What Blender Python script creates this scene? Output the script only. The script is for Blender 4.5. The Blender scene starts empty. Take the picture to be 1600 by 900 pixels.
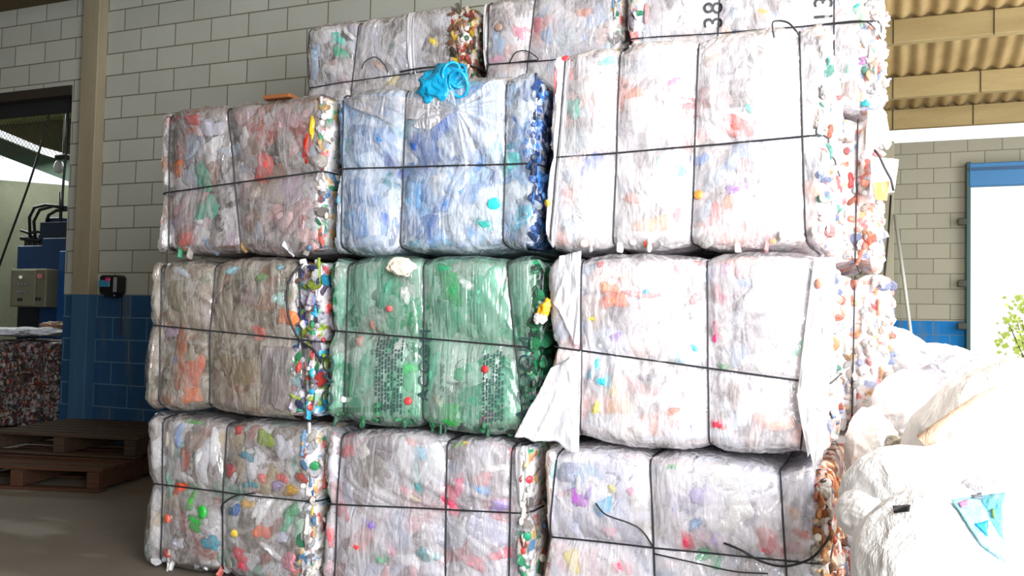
import bpy, math, random
import numpy as np
from mathutils import Vector, Matrix, Euler

# ------------------------------------------------------------------ camera
sc = bpy.context.scene
COL = sc.collection
F = 1400.0; YAW = math.radians(23); PITCH = .04; ROLL = .022; EYE = 1.2
cam_data = bpy.data.cameras.new('camera'); cam = bpy.data.objects.new('camera', cam_data); COL.objects.link(cam)
cam_data.sensor_width = 36; cam_data.lens = F / 1600 * 36; cam_data.clip_start = .05; cam_data.clip_end = 300
RM = Matrix.Rotation(YAW, 4, 'Z') @ Matrix.Rotation(math.pi / 2 + PITCH, 4, 'X') @ Matrix.Rotation(ROLL, 4, 'Z')
cam.matrix_world = Matrix.Translation((0, 0, EYE)) @ RM
sc.camera = cam
# ------------------------------------------------------------------ world, sun, daylight and added fill, exposure
W = bpy.data.worlds.new('world'); sc.world = W; W.use_nodes = True
bg = W.node_tree.nodes['Background']; bg.inputs[0].default_value = (.93, .97, 1, 1); bg.inputs[1].default_value = 1.15
def area(name, loc, direction, sx, sy, power, colr):
    l = bpy.data.lights.new(name, 'AREA'); l.shape = 'RECTANGLE'; l.size = sx; l.size_y = sy; l.energy = power; l.color = colr
    o = bpy.data.objects.new(name, l); COL.objects.link(o); o.location = loc
    o.rotation_euler = Vector(direction).to_track_quat('-Z', 'Z').to_euler(); return o
area('daylight_from_side_gate', (2.35, -.3, 2.2), (-.8, 1, -.12), 2.6, 2.8, 530, (.98, .985, 1))
area('daylight_from_far_gate', (3.4, 9.5, 2.2), (-1, 0, -.05), 4, 3.2, 170, (1, .99, .95))  # added fill for the far wall and roof; no gate stands here
area('daylight_from_front_gate', (-3.5, -3.4, 2.4), (.15, 1, -.1), 4, 3, 38, (.95, .98, 1))  # added fill from behind the camera, where the wall is closed
sun_d = bpy.data.lights.new('sun', 'SUN'); sun_d.energy = 3.5; sun_d.angle = math.radians(4); sun_d.color = (1, .96, .9)
sun = bpy.data.objects.new('sun', sun_d); COL.objects.link(sun); sun.rotation_euler = Vector((-.75, -.12, -.66)).to_track_quat('-Z', 'Z').to_euler()
vs = sc.view_settings; vs.view_transform = 'Standard'; vs.look = 'None'; vs.gamma = 1; vs.use_curve_mapping = False; vs.exposure = .2

# ------------------------------------------------------------------ helpers
def ray(x, y): return (RM.to_3x3() @ Vector(((x - 800) / F, (450 - y) / F, -1)))
def on_y(x, y, Y): d = ray(x, y); return Vector((0, 0, EYE)) + d * (Y / d.y)
def on_z(x, y, Z=0): d = ray(x, y); return Vector((0, 0, EYE)) + d * ((Z - EYE) / d.z)
def hx(s):
    s = s.lstrip('#'); c = [int(s[i:i + 2], 16) / 255 for i in (0, 2, 4)]
    return tuple(v / 12.92 if v <= .04045 else ((v + .055) / 1.055) ** 2.4 for v in c)
def hash3(i, j, k, s):
    n = (i * 374761393 + j * 668265263 + k * 1103515245 + s * 1274126177) & 0xffffffff
    n = ((n ^ (n >> 13)) * 1274126177) & 0xffffffff
    n = ((n ^ (n >> 15)) * 2246822519) & 0xffffffff
    return ((n ^ (n >> 16)) & 0xffffff) / 16777215.0
def vnoise(P, s=0):
    I = np.floor(P).astype(np.int64); f = P - I; u = f * f * (3 - 2 * f); r = 0
    for a in (0, 1):
        wa = u[:, 0] if a else 1 - u[:, 0]
        for b in (0, 1):
            wb = u[:, 1] if b else 1 - u[:, 1]
            for c in (0, 1):
                wc = u[:, 2] if c else 1 - u[:, 2]
                r = r + wa * wb * wc * hash3(I[:, 0] + a, I[:, 1] + b, I[:, 2] + c, s)
    return r * 2 - 1
def fbm(P, s=0, o=3):
    r = 0; a = 1; t = 0
    for i in range(o): r = r + a * vnoise(P * (2 ** i) + 17.3 * i, s + i * 7); t += a; a *= .5
    return r / t
def cells(P, s=0):                          # distance to the nearest cell point and a hash of the cell
    I = np.floor(P).astype(np.int64); best = np.full(len(P), 9.); hid = np.zeros(len(P)); sec = np.full(len(P), 9.)
    for a in (-1, 0, 1):
        for b in (-1, 0, 1):
            for c in (-1, 0, 1):
                i, j, k = I[:, 0] + a, I[:, 1] + b, I[:, 2] + c
                q = np.stack([i + hash3(i, j, k, s), j + hash3(i, j, k, s + 1), k + hash3(i, j, k, s + 2)], 1)
                d = np.sqrt(((P - q) ** 2).sum(1)); m = d < best
                sec = np.where(m, best, np.minimum(sec, d)); best = np.where(m, d, best)
                hid = np.where(m, hash3(i, j, k, s + 3), hid)
    return best, sec, hid

def mesh_np(name, V, Fc, smooth=True):
    m = bpy.data.meshes.new(name)
    m.from_pydata([tuple(v) for v in np.asarray(V, float).tolist()], [], [tuple(f) for f in (Fc.tolist() if hasattr(Fc, 'tolist') else Fc)])
    if smooth: m.polygons.foreach_set('use_smooth', [True] * len(m.polygons))
    m.update(); return m
def link(name, m, mat=None, parent=None, **tags):
    o = bpy.data.objects.new(name, m); COL.objects.link(o)
    if mat is not None:
        if not m.materials: m.materials.append(None)
        o.material_slots[0].link = 'OBJECT'; o.material_slots[0].material = mat
    if parent: o.parent = parent
    for k, v in tags.items(): o[k] = v
    return o
def tag(o, label, cat, group=None):
    o['label'] = label; o['category'] = cat
    if group: o['group'] = group
    return o
def thing(name, label, cat, loc=(0, 0, 0), rot=(0, 0, 0), group=None):
    o = bpy.data.objects.new(name, None); COL.objects.link(o); o.location = loc; o.rotation_euler = rot
    o.empty_display_size = .1
    return tag(o, label, cat, group)
class MB:
    def __init__(s): s.v = []; s.f = []
    def add(s, V, Fc):
        n = len(s.v); s.v += [tuple(p) for p in V]; s.f += [tuple(i + n for i in f) for f in Fc]; return s
    def box(s, c, d, rot=None, bev=0):
        x, y, z = d[0] / 2, d[1] / 2, d[2] / 2; b = min(bev, x, y, z) if bev else 0
        if b:
            V = []; 
            for sx in (-1, 1):
                for sy in (-1, 1):
                    for sz in (-1, 1):
                        V += [(sx * x, sy * (y - b), sz * (z - b)), (sx * (x - b), sy * y, sz * (z - b)), (sx * (x - b), sy * (y - b), sz * z)]
            import bmesh
            bm = bmesh.new()
            for p in V: bm.verts.new(p)
            bmesh.ops.convex_hull(bm, input=bm.verts); bm.verts.index_update()
            V = [v.co.copy() for v in bm.verts]; Fc = [[v.index for v in f.verts] for f in bm.faces]; bm.free()
        else:
            V = [Vector((sx * x, sy * y, sz * z)) for sx in (-1, 1) for sy in (-1, 1) for sz in (-1, 1)]
            Fc = [(0, 1, 3, 2), (4, 6, 7, 5), (0, 4, 5, 1), (2, 3, 7, 6), (0, 2, 6, 4), (1, 5, 7, 3)]
        if rot is not None: V = [rot @ Vector(p) for p in V]
        return s.add([Vector(p) + Vector(c) for p in V], Fc)
    def span(s, a, b, **k): return s.box([(a[i] + b[i]) / 2 for i in range(3)], [abs(b[i] - a[i]) for i in range(3)], **k)
    def tube(s, pts, r, n=6, closed=False):
        pts = [Vector(p) for p in pts]; N = len(pts); V = []; Fc = []
        up = Vector((.123, .35, .93)).normalized()
        for i, p in enumerate(pts):
            t = (pts[(i + 1) % N] - pts[i - 1]) if closed else (pts[min(i + 1, N - 1)] - pts[max(i - 1, 0)])
            t = t.normalized() if t.length > 1e-9 else Vector((0, 0, 1))
            a = t.cross(up)
            if a.length < .05: a = t.cross(Vector((1, 0, 0)))
            a.normalize(); b = t.cross(a); rr = r[i] if hasattr(r, '__len__') else r
            V += [p + (a * math.cos(2 * math.pi * k / n) + b * math.sin(2 * math.pi * k / n)) * rr for k in range(n)]
        for i in range(N if closed else N - 1):
            j = (i + 1) % N
            Fc += [(i * n + k, i * n + (k + 1) % n, j * n + (k + 1) % n, j * n + k) for k in range(n)]
        if not closed: Fc += [tuple(range(n))[::-1], tuple((N - 1) * n + k for k in range(n))]
        return s.add(V, Fc)
    def lathe(s, prof, n=16, M=None):
        V = [Vector((r * math.cos(2 * math.pi * k / n), r * math.sin(2 * math.pi * k / n), z)) for r, z in prof for k in range(n)]
        Fc = [(i * n + k, i * n + (k + 1) % n, (i + 1) * n + (k + 1) % n, (i + 1) * n + k) for i in range(len(prof) - 1) for k in range(n)]
        Fc += [tuple(range(n))[::-1], tuple((len(prof) - 1) * n + k for k in range(n))]
        if M is not None: V = [M @ v for v in V]
        return s.add(V, Fc)
    def mesh(s, name, smooth=False):
        m = bpy.data.meshes.new(name); m.from_pydata([tuple(p) for p in s.v], [], s.f)
        if smooth: m.polygons.foreach_set('use_smooth', [True] * len(m.polygons))
        m.update(); return m
    def build(s, name, mat, parent=None, smooth=False, **tags): return link(name, s.mesh(name, smooth), mat, parent, **tags)

# ------------------------------------------------------------------ materials
class NT:
    def __init__(s, name):
        s.m = bpy.data.materials.new(name); s.m.use_nodes = True; s.t = s.m.node_tree; s.t.nodes.clear()
        s.out = s.n('ShaderNodeOutputMaterial')
    def n(s, typ, **kw):
        nd = s.t.nodes.new(typ)
        for k, v in kw.items():
            if k.startswith('i_'):
                key = k[2:]; key = int(key) if key.isdigit() else key.replace('_', ' ')
                if hasattr(v, 'links') or isinstance(v, bpy.types.NodeSocket): s.t.links.new(v, nd.inputs[key])
                else: nd.inputs[key].default_value = v
            else: setattr(nd, k, v)
        return nd
    def surf(s, sock): s.t.links.new(sock, s.out.inputs[0]); return s.m
    def coords(s, scale=(1, 1, 1), loc=(0, 0, 0), rot=(0, 0, 0), src='Object'):
        tc = s.n('ShaderNodeTexCoord'); return s.n('ShaderNodeMapping', i_Vector=tc.outputs[src], i_Scale=scale, i_Location=loc, i_Rotation=rot).outputs[0]
    def noise(s, vec, scale, detail=4, rough=.55, dist=0): return s.n('ShaderNodeTexNoise', i_Vector=vec, i_Scale=scale, i_Detail=detail, i_Roughness=rough, i_Distortion=dist).outputs[0]
    def ramp(s, fac, stops, interp='LINEAR'):
        r = s.n('ShaderNodeValToRGB', i_Fac=fac); cr = r.color_ramp; cr.interpolation = interp
        while len(cr.elements) < len(stops): cr.elements.new(.5)
        for e, (p, c) in zip(cr.elements, stops): e.position = p; e.color = (*c[:3], 1) if hasattr(c, '__len__') else (c, c, c, 1)
        return r.outputs[0]
    def mix(s, fac, a, b, blend='MIX'):
        nd = s.n('ShaderNodeMix', data_type='RGBA', blend_type=blend)
        for i, v in ((0, fac), (6, a), (7, b)):
            if isinstance(v, bpy.types.NodeSocket): s.t.links.new(v, nd.inputs[i])
            else: nd.inputs[i].default_value = v if i == 0 or len(v) == 4 else (*v, 1)
        return nd.outputs[2]
    def math(s, op, a, b=0, c=0):
        nd = s.n('ShaderNodeMath', operation=op)
        for i, v in enumerate((a, b, c)):
            if isinstance(v, bpy.types.NodeSocket): s.t.links.new(v, nd.inputs[i])
            else: nd.inputs[i].default_value = v
        return nd.outputs[0]
    def bump(s, h, strength=.5, dist=.01): return s.n('ShaderNodeBump', i_Height=h, i_Strength=strength, i_Distance=dist).outputs[0]
    def pbr(s, colr, rough=.6, normal=None, **kw):
        p = s.n('ShaderNodeBsdfPrincipled')
        for k, v in (('Base Color', colr), ('Roughness', rough), ('Normal', normal)) + tuple((k.replace('_', ' '), v) for k, v in kw.items()):
            if v is None: continue
            if isinstance(v, bpy.types.NodeSocket): s.t.links.new(v, p.inputs[k])
            else: p.inputs[k].default_value = (*v, 1) if k in ('Base Color', 'Emission Color') and len(v) == 3 else v
        return p.outputs[0]
_plain = {}
def plain(c, rough=.5, metal=0, var=.12, bump=0, spec=.5):
    key = (c, rough, metal, var, bump)
    if key in _plain: return _plain[key]
    t = NT('paint_' + str(len(_plain))); v = t.coords(); nz = t.noise(v, 9, 5)
    b = hx(c); colr = t.mix(nz, tuple(x * (1 - var) for x in b), tuple(min(1, x * (1 + var)) for x in b))
    nm = t.bump(t.noise(v, 60, 4), bump, .004) if bump else None
    _plain[key] = t.surf(t.pbr(colr, rough, nm, Metallic=metal, Specular_IOR_Level=spec)); return _plain[key]

def block_material(zphase, xphase, blue_top, grey_a, grey_b, blue='25507a'):
    t = NT('painted_block_wall'); tc = t.n('ShaderNodeTexCoord'); sp = t.n('ShaderNodeSeparateXYZ', i_0=tc.outputs['Object'])
    cb = t.n('ShaderNodeCombineXYZ', i_X=t.math('ADD', sp.outputs[0], xphase), i_Y=t.math('ADD', sp.outputs[2], zphase))
    nz = t.noise(tc.outputs['Object'], 2.2, 6, .6); fine = t.noise(tc.outputs['Object'], 45, 4, .7)
    br = t.n('ShaderNodeTexBrick', offset=.5, i_Vector=cb.outputs[0], i_Color1=(*hx(grey_a), 1), i_Color2=(*hx(grey_b), 1), i_Mortar=(*hx('4f4c40'), 1), i_Scale=1, i_Mortar_Size=.006, i_Brick_Width=.4, i_Row_Height=.2, i_Bias=0., i_Mortar_Smooth=.2)
    g = t.mix(t.math('MULTIPLY', nz, .4), br.outputs[0], hx('7f7868')); g = t.mix(t.math('MULTIPLY', fine, .3), g, hx('c0bda8'))
    bb = hx(blue); bl = t.mix(nz, tuple(c * .6 for c in bb), tuple(c * 1.3 for c in bb)); bl = t.mix(br.outputs[1], bl, hx('5d7c98'))
    st = t.ramp(t.noise(t.coords((6, 1, .9)), 1.3, 5), [(.5, 0), (.72, 1)]); bl = t.mix(t.math('MULTIPLY', st, .45), bl, hx('6b7266'))
    m = t.math('LESS_THAN', sp.outputs[2], blue_top)
    h = t.math('ADD', t.math('MULTIPLY', br.outputs[1], -1), t.math('MULTIPLY', fine, .25))
    return t.surf(t.pbr(t.mix(m, g, bl), .85, t.bump(h, .7, .006), Specular_IOR_Level=.25))
def concrete(name, a, b, blue_top=None, stretch=(1, 1, 1), stain=None):
    t = NT(name); v = t.coords(stretch); n1 = t.noise(v, 1.6, 7, .6); n2 = t.noise(v, 25, 5, .7)
    c = t.mix(t.ramp(n1, [(.3, 0), (.7, 1)]), hx(a), hx(b)); c = t.mix(t.math('MULTIPLY', n2, .35), c, hx('3c382e'))
    if stain:
        s1 = t.ramp(t.noise(t.coords((.8, 1.6, 1), (3.1, .4, 0)), 1.1, 3, .45), [(.6, 0), (.68, 1)]); c = t.mix(t.math('MULTIPLY', s1, .5), c, hx(stain))
    if blue_top is not None:
        sp = t.n('ShaderNodeSeparateXYZ', i_0=t.n('ShaderNodeTexCoord').outputs['Object'])
        bl = t.mix(n1, hx('2a4a66'), hx('3f6c93')); c = t.mix(t.math('LESS_THAN', sp.outputs[2], blue_top), c, bl)
    return t.surf(t.pbr(c, .8, t.bump(n2, .35, .005), Specular_IOR_Level=.3))
def wood(name, a, b):
    t = NT(name); v = t.coords((1, 14, 14)); n = t.noise(v, 3, 6, .6, .6)
    return t.surf(t.pbr(t.mix(t.ramp(n, [(.3, 0), (.7, 1)]), hx(a), hx(b)), .85, t.bump(n, .4, .004), Specular_IOR_Level=.2))
def film_material(name, tint='f2f4f8', lo=.1, hi=.75, scale=(1, 1, 1), rot=(0, .5, 0), shine=1.):
    t = NT(name); big = t.noise(t.coords(), 2.6, 2, .5)
    def folds(rx, sc_, th, st=(1, 1, .3)):
        n = t.noise(t.coords(tuple(a * b for a, b in zip(st, scale)), rot=(0, rx, 0)), sc_, 3, .5, 1.1)
        r = t.math('MAXIMUM', t.math('SUBTRACT', 1, t.math('MULTIPLY', t.math('ABSOLUTE', t.math('SUBTRACT', n, .5)), th)), 0); return n, r
    n1, r1 = folds(rot[1], 8, 15); n2, r2 = folds(-rot[1] * 1.6 - .4, 11, 15); n3, r3 = folds(rot[1] * .3, 26, 12, (1, 1, .4))
    sel = t.ramp(t.noise(t.coords((1, 1, 1), (3, 1, 2)), 3.5, 2), [(.42, 0), (.58, 1)])
    rr = t.math('ADD', t.math('MULTIPLY', r1, sel), t.math('MULTIPLY', r2, t.math('SUBTRACT', 1, sel)))
    haze = t.ramp(t.noise(t.coords((1, 1, .6), rot=(0, rot[1], 0)), 6, 4, .6, .8), [(.38, 0), (.7, 1)])
    op = t.math('ADD', t.math('MULTIPLY', rr, .5), t.math('MULTIPLY', haze, .42)); op = t.math('ADD', op, t.math('MULTIPLY', r3, .16)); op = t.math('ADD', op, t.math('MULTIPLY', big, .12))
    fac = t.n('ShaderNodeMapRange', i_Value=op, i_1=.05, i_2=.9, i_3=lo, i_4=hi).outputs[0]
    hgt = t.math('ADD', t.math('MULTIPLY', n1, 1.), t.math('ADD', t.math('MULTIPLY', n2, .8), t.math('MULTIPLY', n3, .25)))
    nm = t.bump(hgt, .75, .03)
    tr = t.n('ShaderNodeBsdfTransparent'); df = t.n('ShaderNodeBsdfDiffuse', i_Color=(*hx(tint), 1), i_Normal=nm); tl = t.n('ShaderNodeBsdfTranslucent', i_Color=(*hx(tint), 1), i_Normal=nm)
    d2 = t.n('ShaderNodeMixShader', i_0=.2, i_1=df.outputs[0], i_2=tl.outputs[0])
    m1 = t.n('ShaderNodeMixShader', i_0=fac, i_1=tr.outputs[0], i_2=d2.outputs[0])
    gl = t.n('ShaderNodeBsdfGlossy', i_Color=(1, 1, 1, 1), i_Roughness=.2, i_Normal=nm)
    lw = t.n('ShaderNodeFresnel', i_IOR=1.5, i_Normal=nm)
    gf = t.math('MINIMUM', t.math('MULTIPLY', lw.outputs[0], 1.8 * shine), .5)
    return t.surf(t.n('ShaderNodeMixShader', i_0=gf, i_1=m1.outputs[0], i_2=gl.outputs[0]).outputs[0])
def core_material():
    t = NT('packed_plastic_mix'); at = t.n('ShaderNodeAttribute', attribute_name='Col'); v = t.coords()
    n = t.noise(v, 16, 4, .6, 1.5); n2 = t.noise(v, 60, 3, .6)
    c = t.mix(t.math('MULTIPLY', t.ramp(n, [(.5, 0), (.58, 1)]), .4), at.outputs[0], hx('dcdce2'))
    c = t.mix(t.math('MULTIPLY', t.ramp(n, [(.36, 1), (.42, 0)]), .6), c, hx('3a3836'))
    return t.surf(t.pbr(c, .42, t.bump(t.math('ADD', n, t.math('MULTIPLY', n2, .4)), .8, .012), Specular_IOR_Level=.4))
CORE = core_material()
_sc = {}
def scrap_mat(c, trans=.0):
    if c in _sc: return _sc[c]
    t = NT('coloured_plastic'); v = t.coords(); n = t.noise(v, 30, 4, .6, 1.2); b = hx(c)
    colr = t.mix(n, tuple(x * .65 for x in b), tuple(min(1, x * 1.2 + .05) for x in b))
    _sc[c] = t.surf(t.pbr(colr, .3, t.bump(n, .8, .01), Specular_IOR_Level=.6)); return _sc[c]
WIRE = plain('38393d', .5, .6, .2); BLACK = plain('17181b', .4)

# ------------------------------------------------------------------ the setting
def struct(name, mb, mat, smooth=False): return mb.build(name, mat, None, smooth, kind='structure')
BT = 1.38
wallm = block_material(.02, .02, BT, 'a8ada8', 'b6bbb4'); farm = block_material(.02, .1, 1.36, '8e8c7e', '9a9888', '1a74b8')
struct('floor', MB().span((-16, -7, -.2), (5, 13.4, 0)), concrete('worn_concrete_floor', '6a6259', '7a7166', stain='9a978e'))
struct('ground_outside', MB().span((-30, 13.4, -.25), (40, 60, -.05)), plain('c9c4b4', .9))
w = MB().span((-7.04, 6, 0), (-1.0, 6.2, 4.6)); w.span((-10.6, 6, 3.30), (-7.04, 6.2, 4.6)); w.span((-16, 6, 0), (-10.6, 6.2, 4.6))
struct('wall_front', w, wallm)
struct('trim_1', MB().span((-10.6, 5.98, 3.24), (-7.04, 6.22, 3.33)), plain('2a221b', .8))
struct('trim_2', MB().span((-6.83, 5.9, 0), (-6.625, 6.05, 4.6), bev=.008), concrete('concrete_pillar', '958b74', 'aa9f84', BT, (4, 4, .5)))
struct('trim_3', MB().span((-12, 5.7, 4.14), (-3.2, 6.0, 4.5), bev=.01), plain('5b4a2c', .8))
# far hall wall with the loading door opening
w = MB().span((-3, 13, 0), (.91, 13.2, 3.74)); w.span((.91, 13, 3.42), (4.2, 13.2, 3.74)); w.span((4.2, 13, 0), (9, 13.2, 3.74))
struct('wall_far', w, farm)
struct('trim_4', MB().span((-.2, 12.86, 0), (.02, 13, 3.74), bev=.01), concrete('far_pillar', 'a8a18c', 'b8b29c', 1.36, (4, 4, .5)))
struct('wall_partition', MB().span((-1.0, 6, 0), (-.8, 13, 4.4)), concrete('render_partition', '7f7a6a', '958f7c'))
struct('wall_side', MB().span((-16.2, -7, 0), (-16, 8.6, 6)), concrete('side_render', '7d7a6e', '8d897a'))
struct('wall_back', MB().span((-16, -5.2, 0), (1.6, -5, 6.3)), concrete('back_render', '7d7a6e', '8d897a'))
# corrugated roof sheets on concrete purlins, falling towards the far wall
def corrugated(name, x0, x1, y0, y1, z0, z1, mat, pitch=.177, amp=.026):
    n = int((x1 - x0) / pitch * 8); xs = np.linspace(x0, x1, n); ys = [y0 + (y1 - y0) * k / 10 for k in range(11)]; V = []; Fc = []
    for yy in ys:
        zz = z0 + (z1 - z0) * (yy - y0) / (y1 - y0)
        V += [(x, yy, zz + amp * math.cos(2 * math.pi * x / pitch)) for x in xs]
    for j in range(10): Fc += [(j * n + i, j * n + i + 1, (j + 1) * n + i + 1, (j + 1) * n + i) for i in range(n - 1)]
    m = mesh_np(name, V, Fc); o = link(name, m, mat, kind='structure')
    md = o.modifiers.new('thickness', 'SOLIDIFY'); md.thickness = .01; return o
def roof_material():
    t = NT('aged_fibre_cement'); v = t.coords((1, .4, 1)); n = t.noise(v, 3, 6, .65)
    tc = t.n('ShaderNodeSeparateXYZ', i_0=t.n('ShaderNodeTexCoord').outputs['Object'])
    c = t.mix(t.ramp(n, [(.3, 0), (.7, 1)]), hx('947a4e'), hx('b8a070'))
    return t.surf(t.pbr(c, .8, t.bump(n, .2, .01)))
ROOF = roof_material(); PUR = concrete('purlin_concrete', 'a58f62', 'b8a475', None, (.6, 3, 3))
def roof_z(Y): return 4.16 + .15 * (13.0 - Y)
corrugated('ceiling', -3, 2.5, 5.9, 13.3, roof_z(5.9), roof_z(13.3), ROOF)
for k, Y in enumerate((12.85, 11.8, 10.3, 8.8, 7.3)):
    struct('trim_%d' % (5 + k), MB().span((-3, Y - .06, roof_z(Y) - .29), (2.5, Y + .06, roof_z(Y) - .035), bev=.008), PUR)
mb = MB()
for k in range(5):
    for X in (-.9, .0, .95, 1.7):
        Y = (12.85, 11.8, 10.3, 8.8, 7.3)[k]; mb.tube([(X, Y - .067, roof_z(Y) - .3), (X, Y - .067, roof_z(Y) - .02)], .006)
mb.build('purlin_bolts', plain('4a4236', .6, .5), None, kind='structure')
corrugated('ceiling_hall', -16, 2.3, -5.2, 5.9, 6.9, roof_z(5.9) + .02, ROOF)
corrugated('ceiling_press_room', -16, -1.1, 6.0, 8.6, 4.9, 4.6, plain('6f6d58', .8))
struct('trim_11', MB().span((-16, 8.3, 3.76), (-1.1, 8.45, 3.86)), plain('a7ad72', .7))
# press room behind the doorway: its far wall leaves two slanted daylight slots under the eaves
YP = 8.5
def P(x, y, Y=YP): p = on_y(x, y, Y); return (p.x, p.z)
def slab(poly, y0, y1):
    n = len(poly); V = [(x, y0, z) for x, z in poly] + [(x, y1, z) for x, z in poly]
    Fc = [tuple(range(n)), tuple(range(2 * n - 1, n - 1, -1))] + [(i, i + n, (i + 1) % n + n, (i + 1) % n) for i in range(n)]
    return MB().add(V, Fc)
pr = concrete('press_room_render', '8e917c', 'a0a38c')
L0 = P(-250, 262); R0 = P(112, 290)
struct('wall_press_room', slab([(-20, -.0), (-1.0, -.0), (-1.0, R0[1]), R0, (L0[0], L0[1])], YP, YP + .2), pr)
a, b, c2, d = P(-250, 146), P(108, 284), P(108, 252), P(-250, 128)
struct('wall_press_room_gable', slab([a, b, (-1.0, b[1]), (-1.0, b[1] + .35), P(90, 249), P(60, 240), P(0, 216), P(-250, 118)], YP, YP + .1), plain('5d7263', .8))
struct('wall_press_room_top', slab([P(-250, 90), P(0, 203), P(60, 228), P(112, 243), (-1.0, P(112, 243)[1]), (-1, 6), (-20, 6)], YP, YP + .1), plain('6d6c52', .85))
# loading door: steel frame, blue roller head and guide
dr = thing('loading_door_frame', 'blue steel head and dark jamb of the bright open loading door', 'door frame', (.91, 12.95, 0))
MB().span((0, -.09, 3.10), (3.3, .04, 3.40), bev=.01).build('door_head', plain('2b6fa3', .5), dr)
MB().span((0, -.10, 3.30), (3.3, -.02, 3.34)).build('head_rail', plain('1d4a72', .5), dr)
MB().span((-.03, -.08, 0), (.02, .05, 3.42), bev=.006).build('jamb', plain('33504f', .6), dr)
for z in (2.65, 1.85, 1.3, .95): MB().box((-.07, -.05, z), (.12, .05, .09), bev=.01).build('jamb_bracket', plain('3b3a30', .7), dr)
pl = MB().tube([on_y(1398, 335, 12.7), on_y(1412, 435, 12.5), on_y(1426, 545, 12.35), (on_y(1428, 560, 12.3).x, 12.3, 0.0)], .022, 8)
tag(pl.build('leaning_pole', plain('b9bab2', .5, .3), None, True), 'long pale pole leaning against the block wall left of the loading door', 'pole')
cb = MB().tube([on_y(1392, 305, 12.8), on_y(1388, 370, 12.8), on_y(1382, 430, 12.8), on_y(1376, 485, 12.8)], .012, 6)
tag(cb.build('hanging_cable', BLACK, None, True), 'thin dark cable hanging down the pale pillar beyond the bales', 'cable')
# shrubs outside the loading door
t_ = NT('pale_leaves'); nn = t_.noise(t_.coords(), 14, 3)
LEAF = t_.surf(t_.pbr(t_.mix(nn, hx('9cb84a'), hx('d6e07a')), .6))
rnd = random.Random(3); sh = thing('roadside_shrub', 'sunlit yellow-green shrub outside the bright open door', 'shrub', (3.0, 24, -.05)); mb = MB()
for i in range(420):
    a = rnd.uniform(0, 6.28); rr = rnd.uniform(0, .85) ** .6; z = rnd.uniform(.5, 2.2); c = Vector((rr * math.cos(a) * (1.2 - .3 * z), rr * math.sin(a), z))
    R = Euler((rnd.uniform(0, 6), rnd.uniform(0, 6), 0)).to_matrix(); L = rnd.uniform(.09, .18)
    mb.add([c + R @ Vector(p) for p in ((0, 0, 0), (L * .35, L * .5, .01), (0, L, .03), (-L * .35, L * .5, .01))], [(0, 1, 2, 3)])
mb.build('foliage', LEAF, sh)
mb = MB()
for i in range(6): a = i * 1.05; mb.tube([(0, 0, 0), (.15 * math.cos(a), .15 * math.sin(a), .7), (.5 * math.cos(a), .5 * math.sin(a), 1.6)], [.03, .02, .008])
mb.build('stem', plain('6b5a3a', .8), sh)

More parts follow.
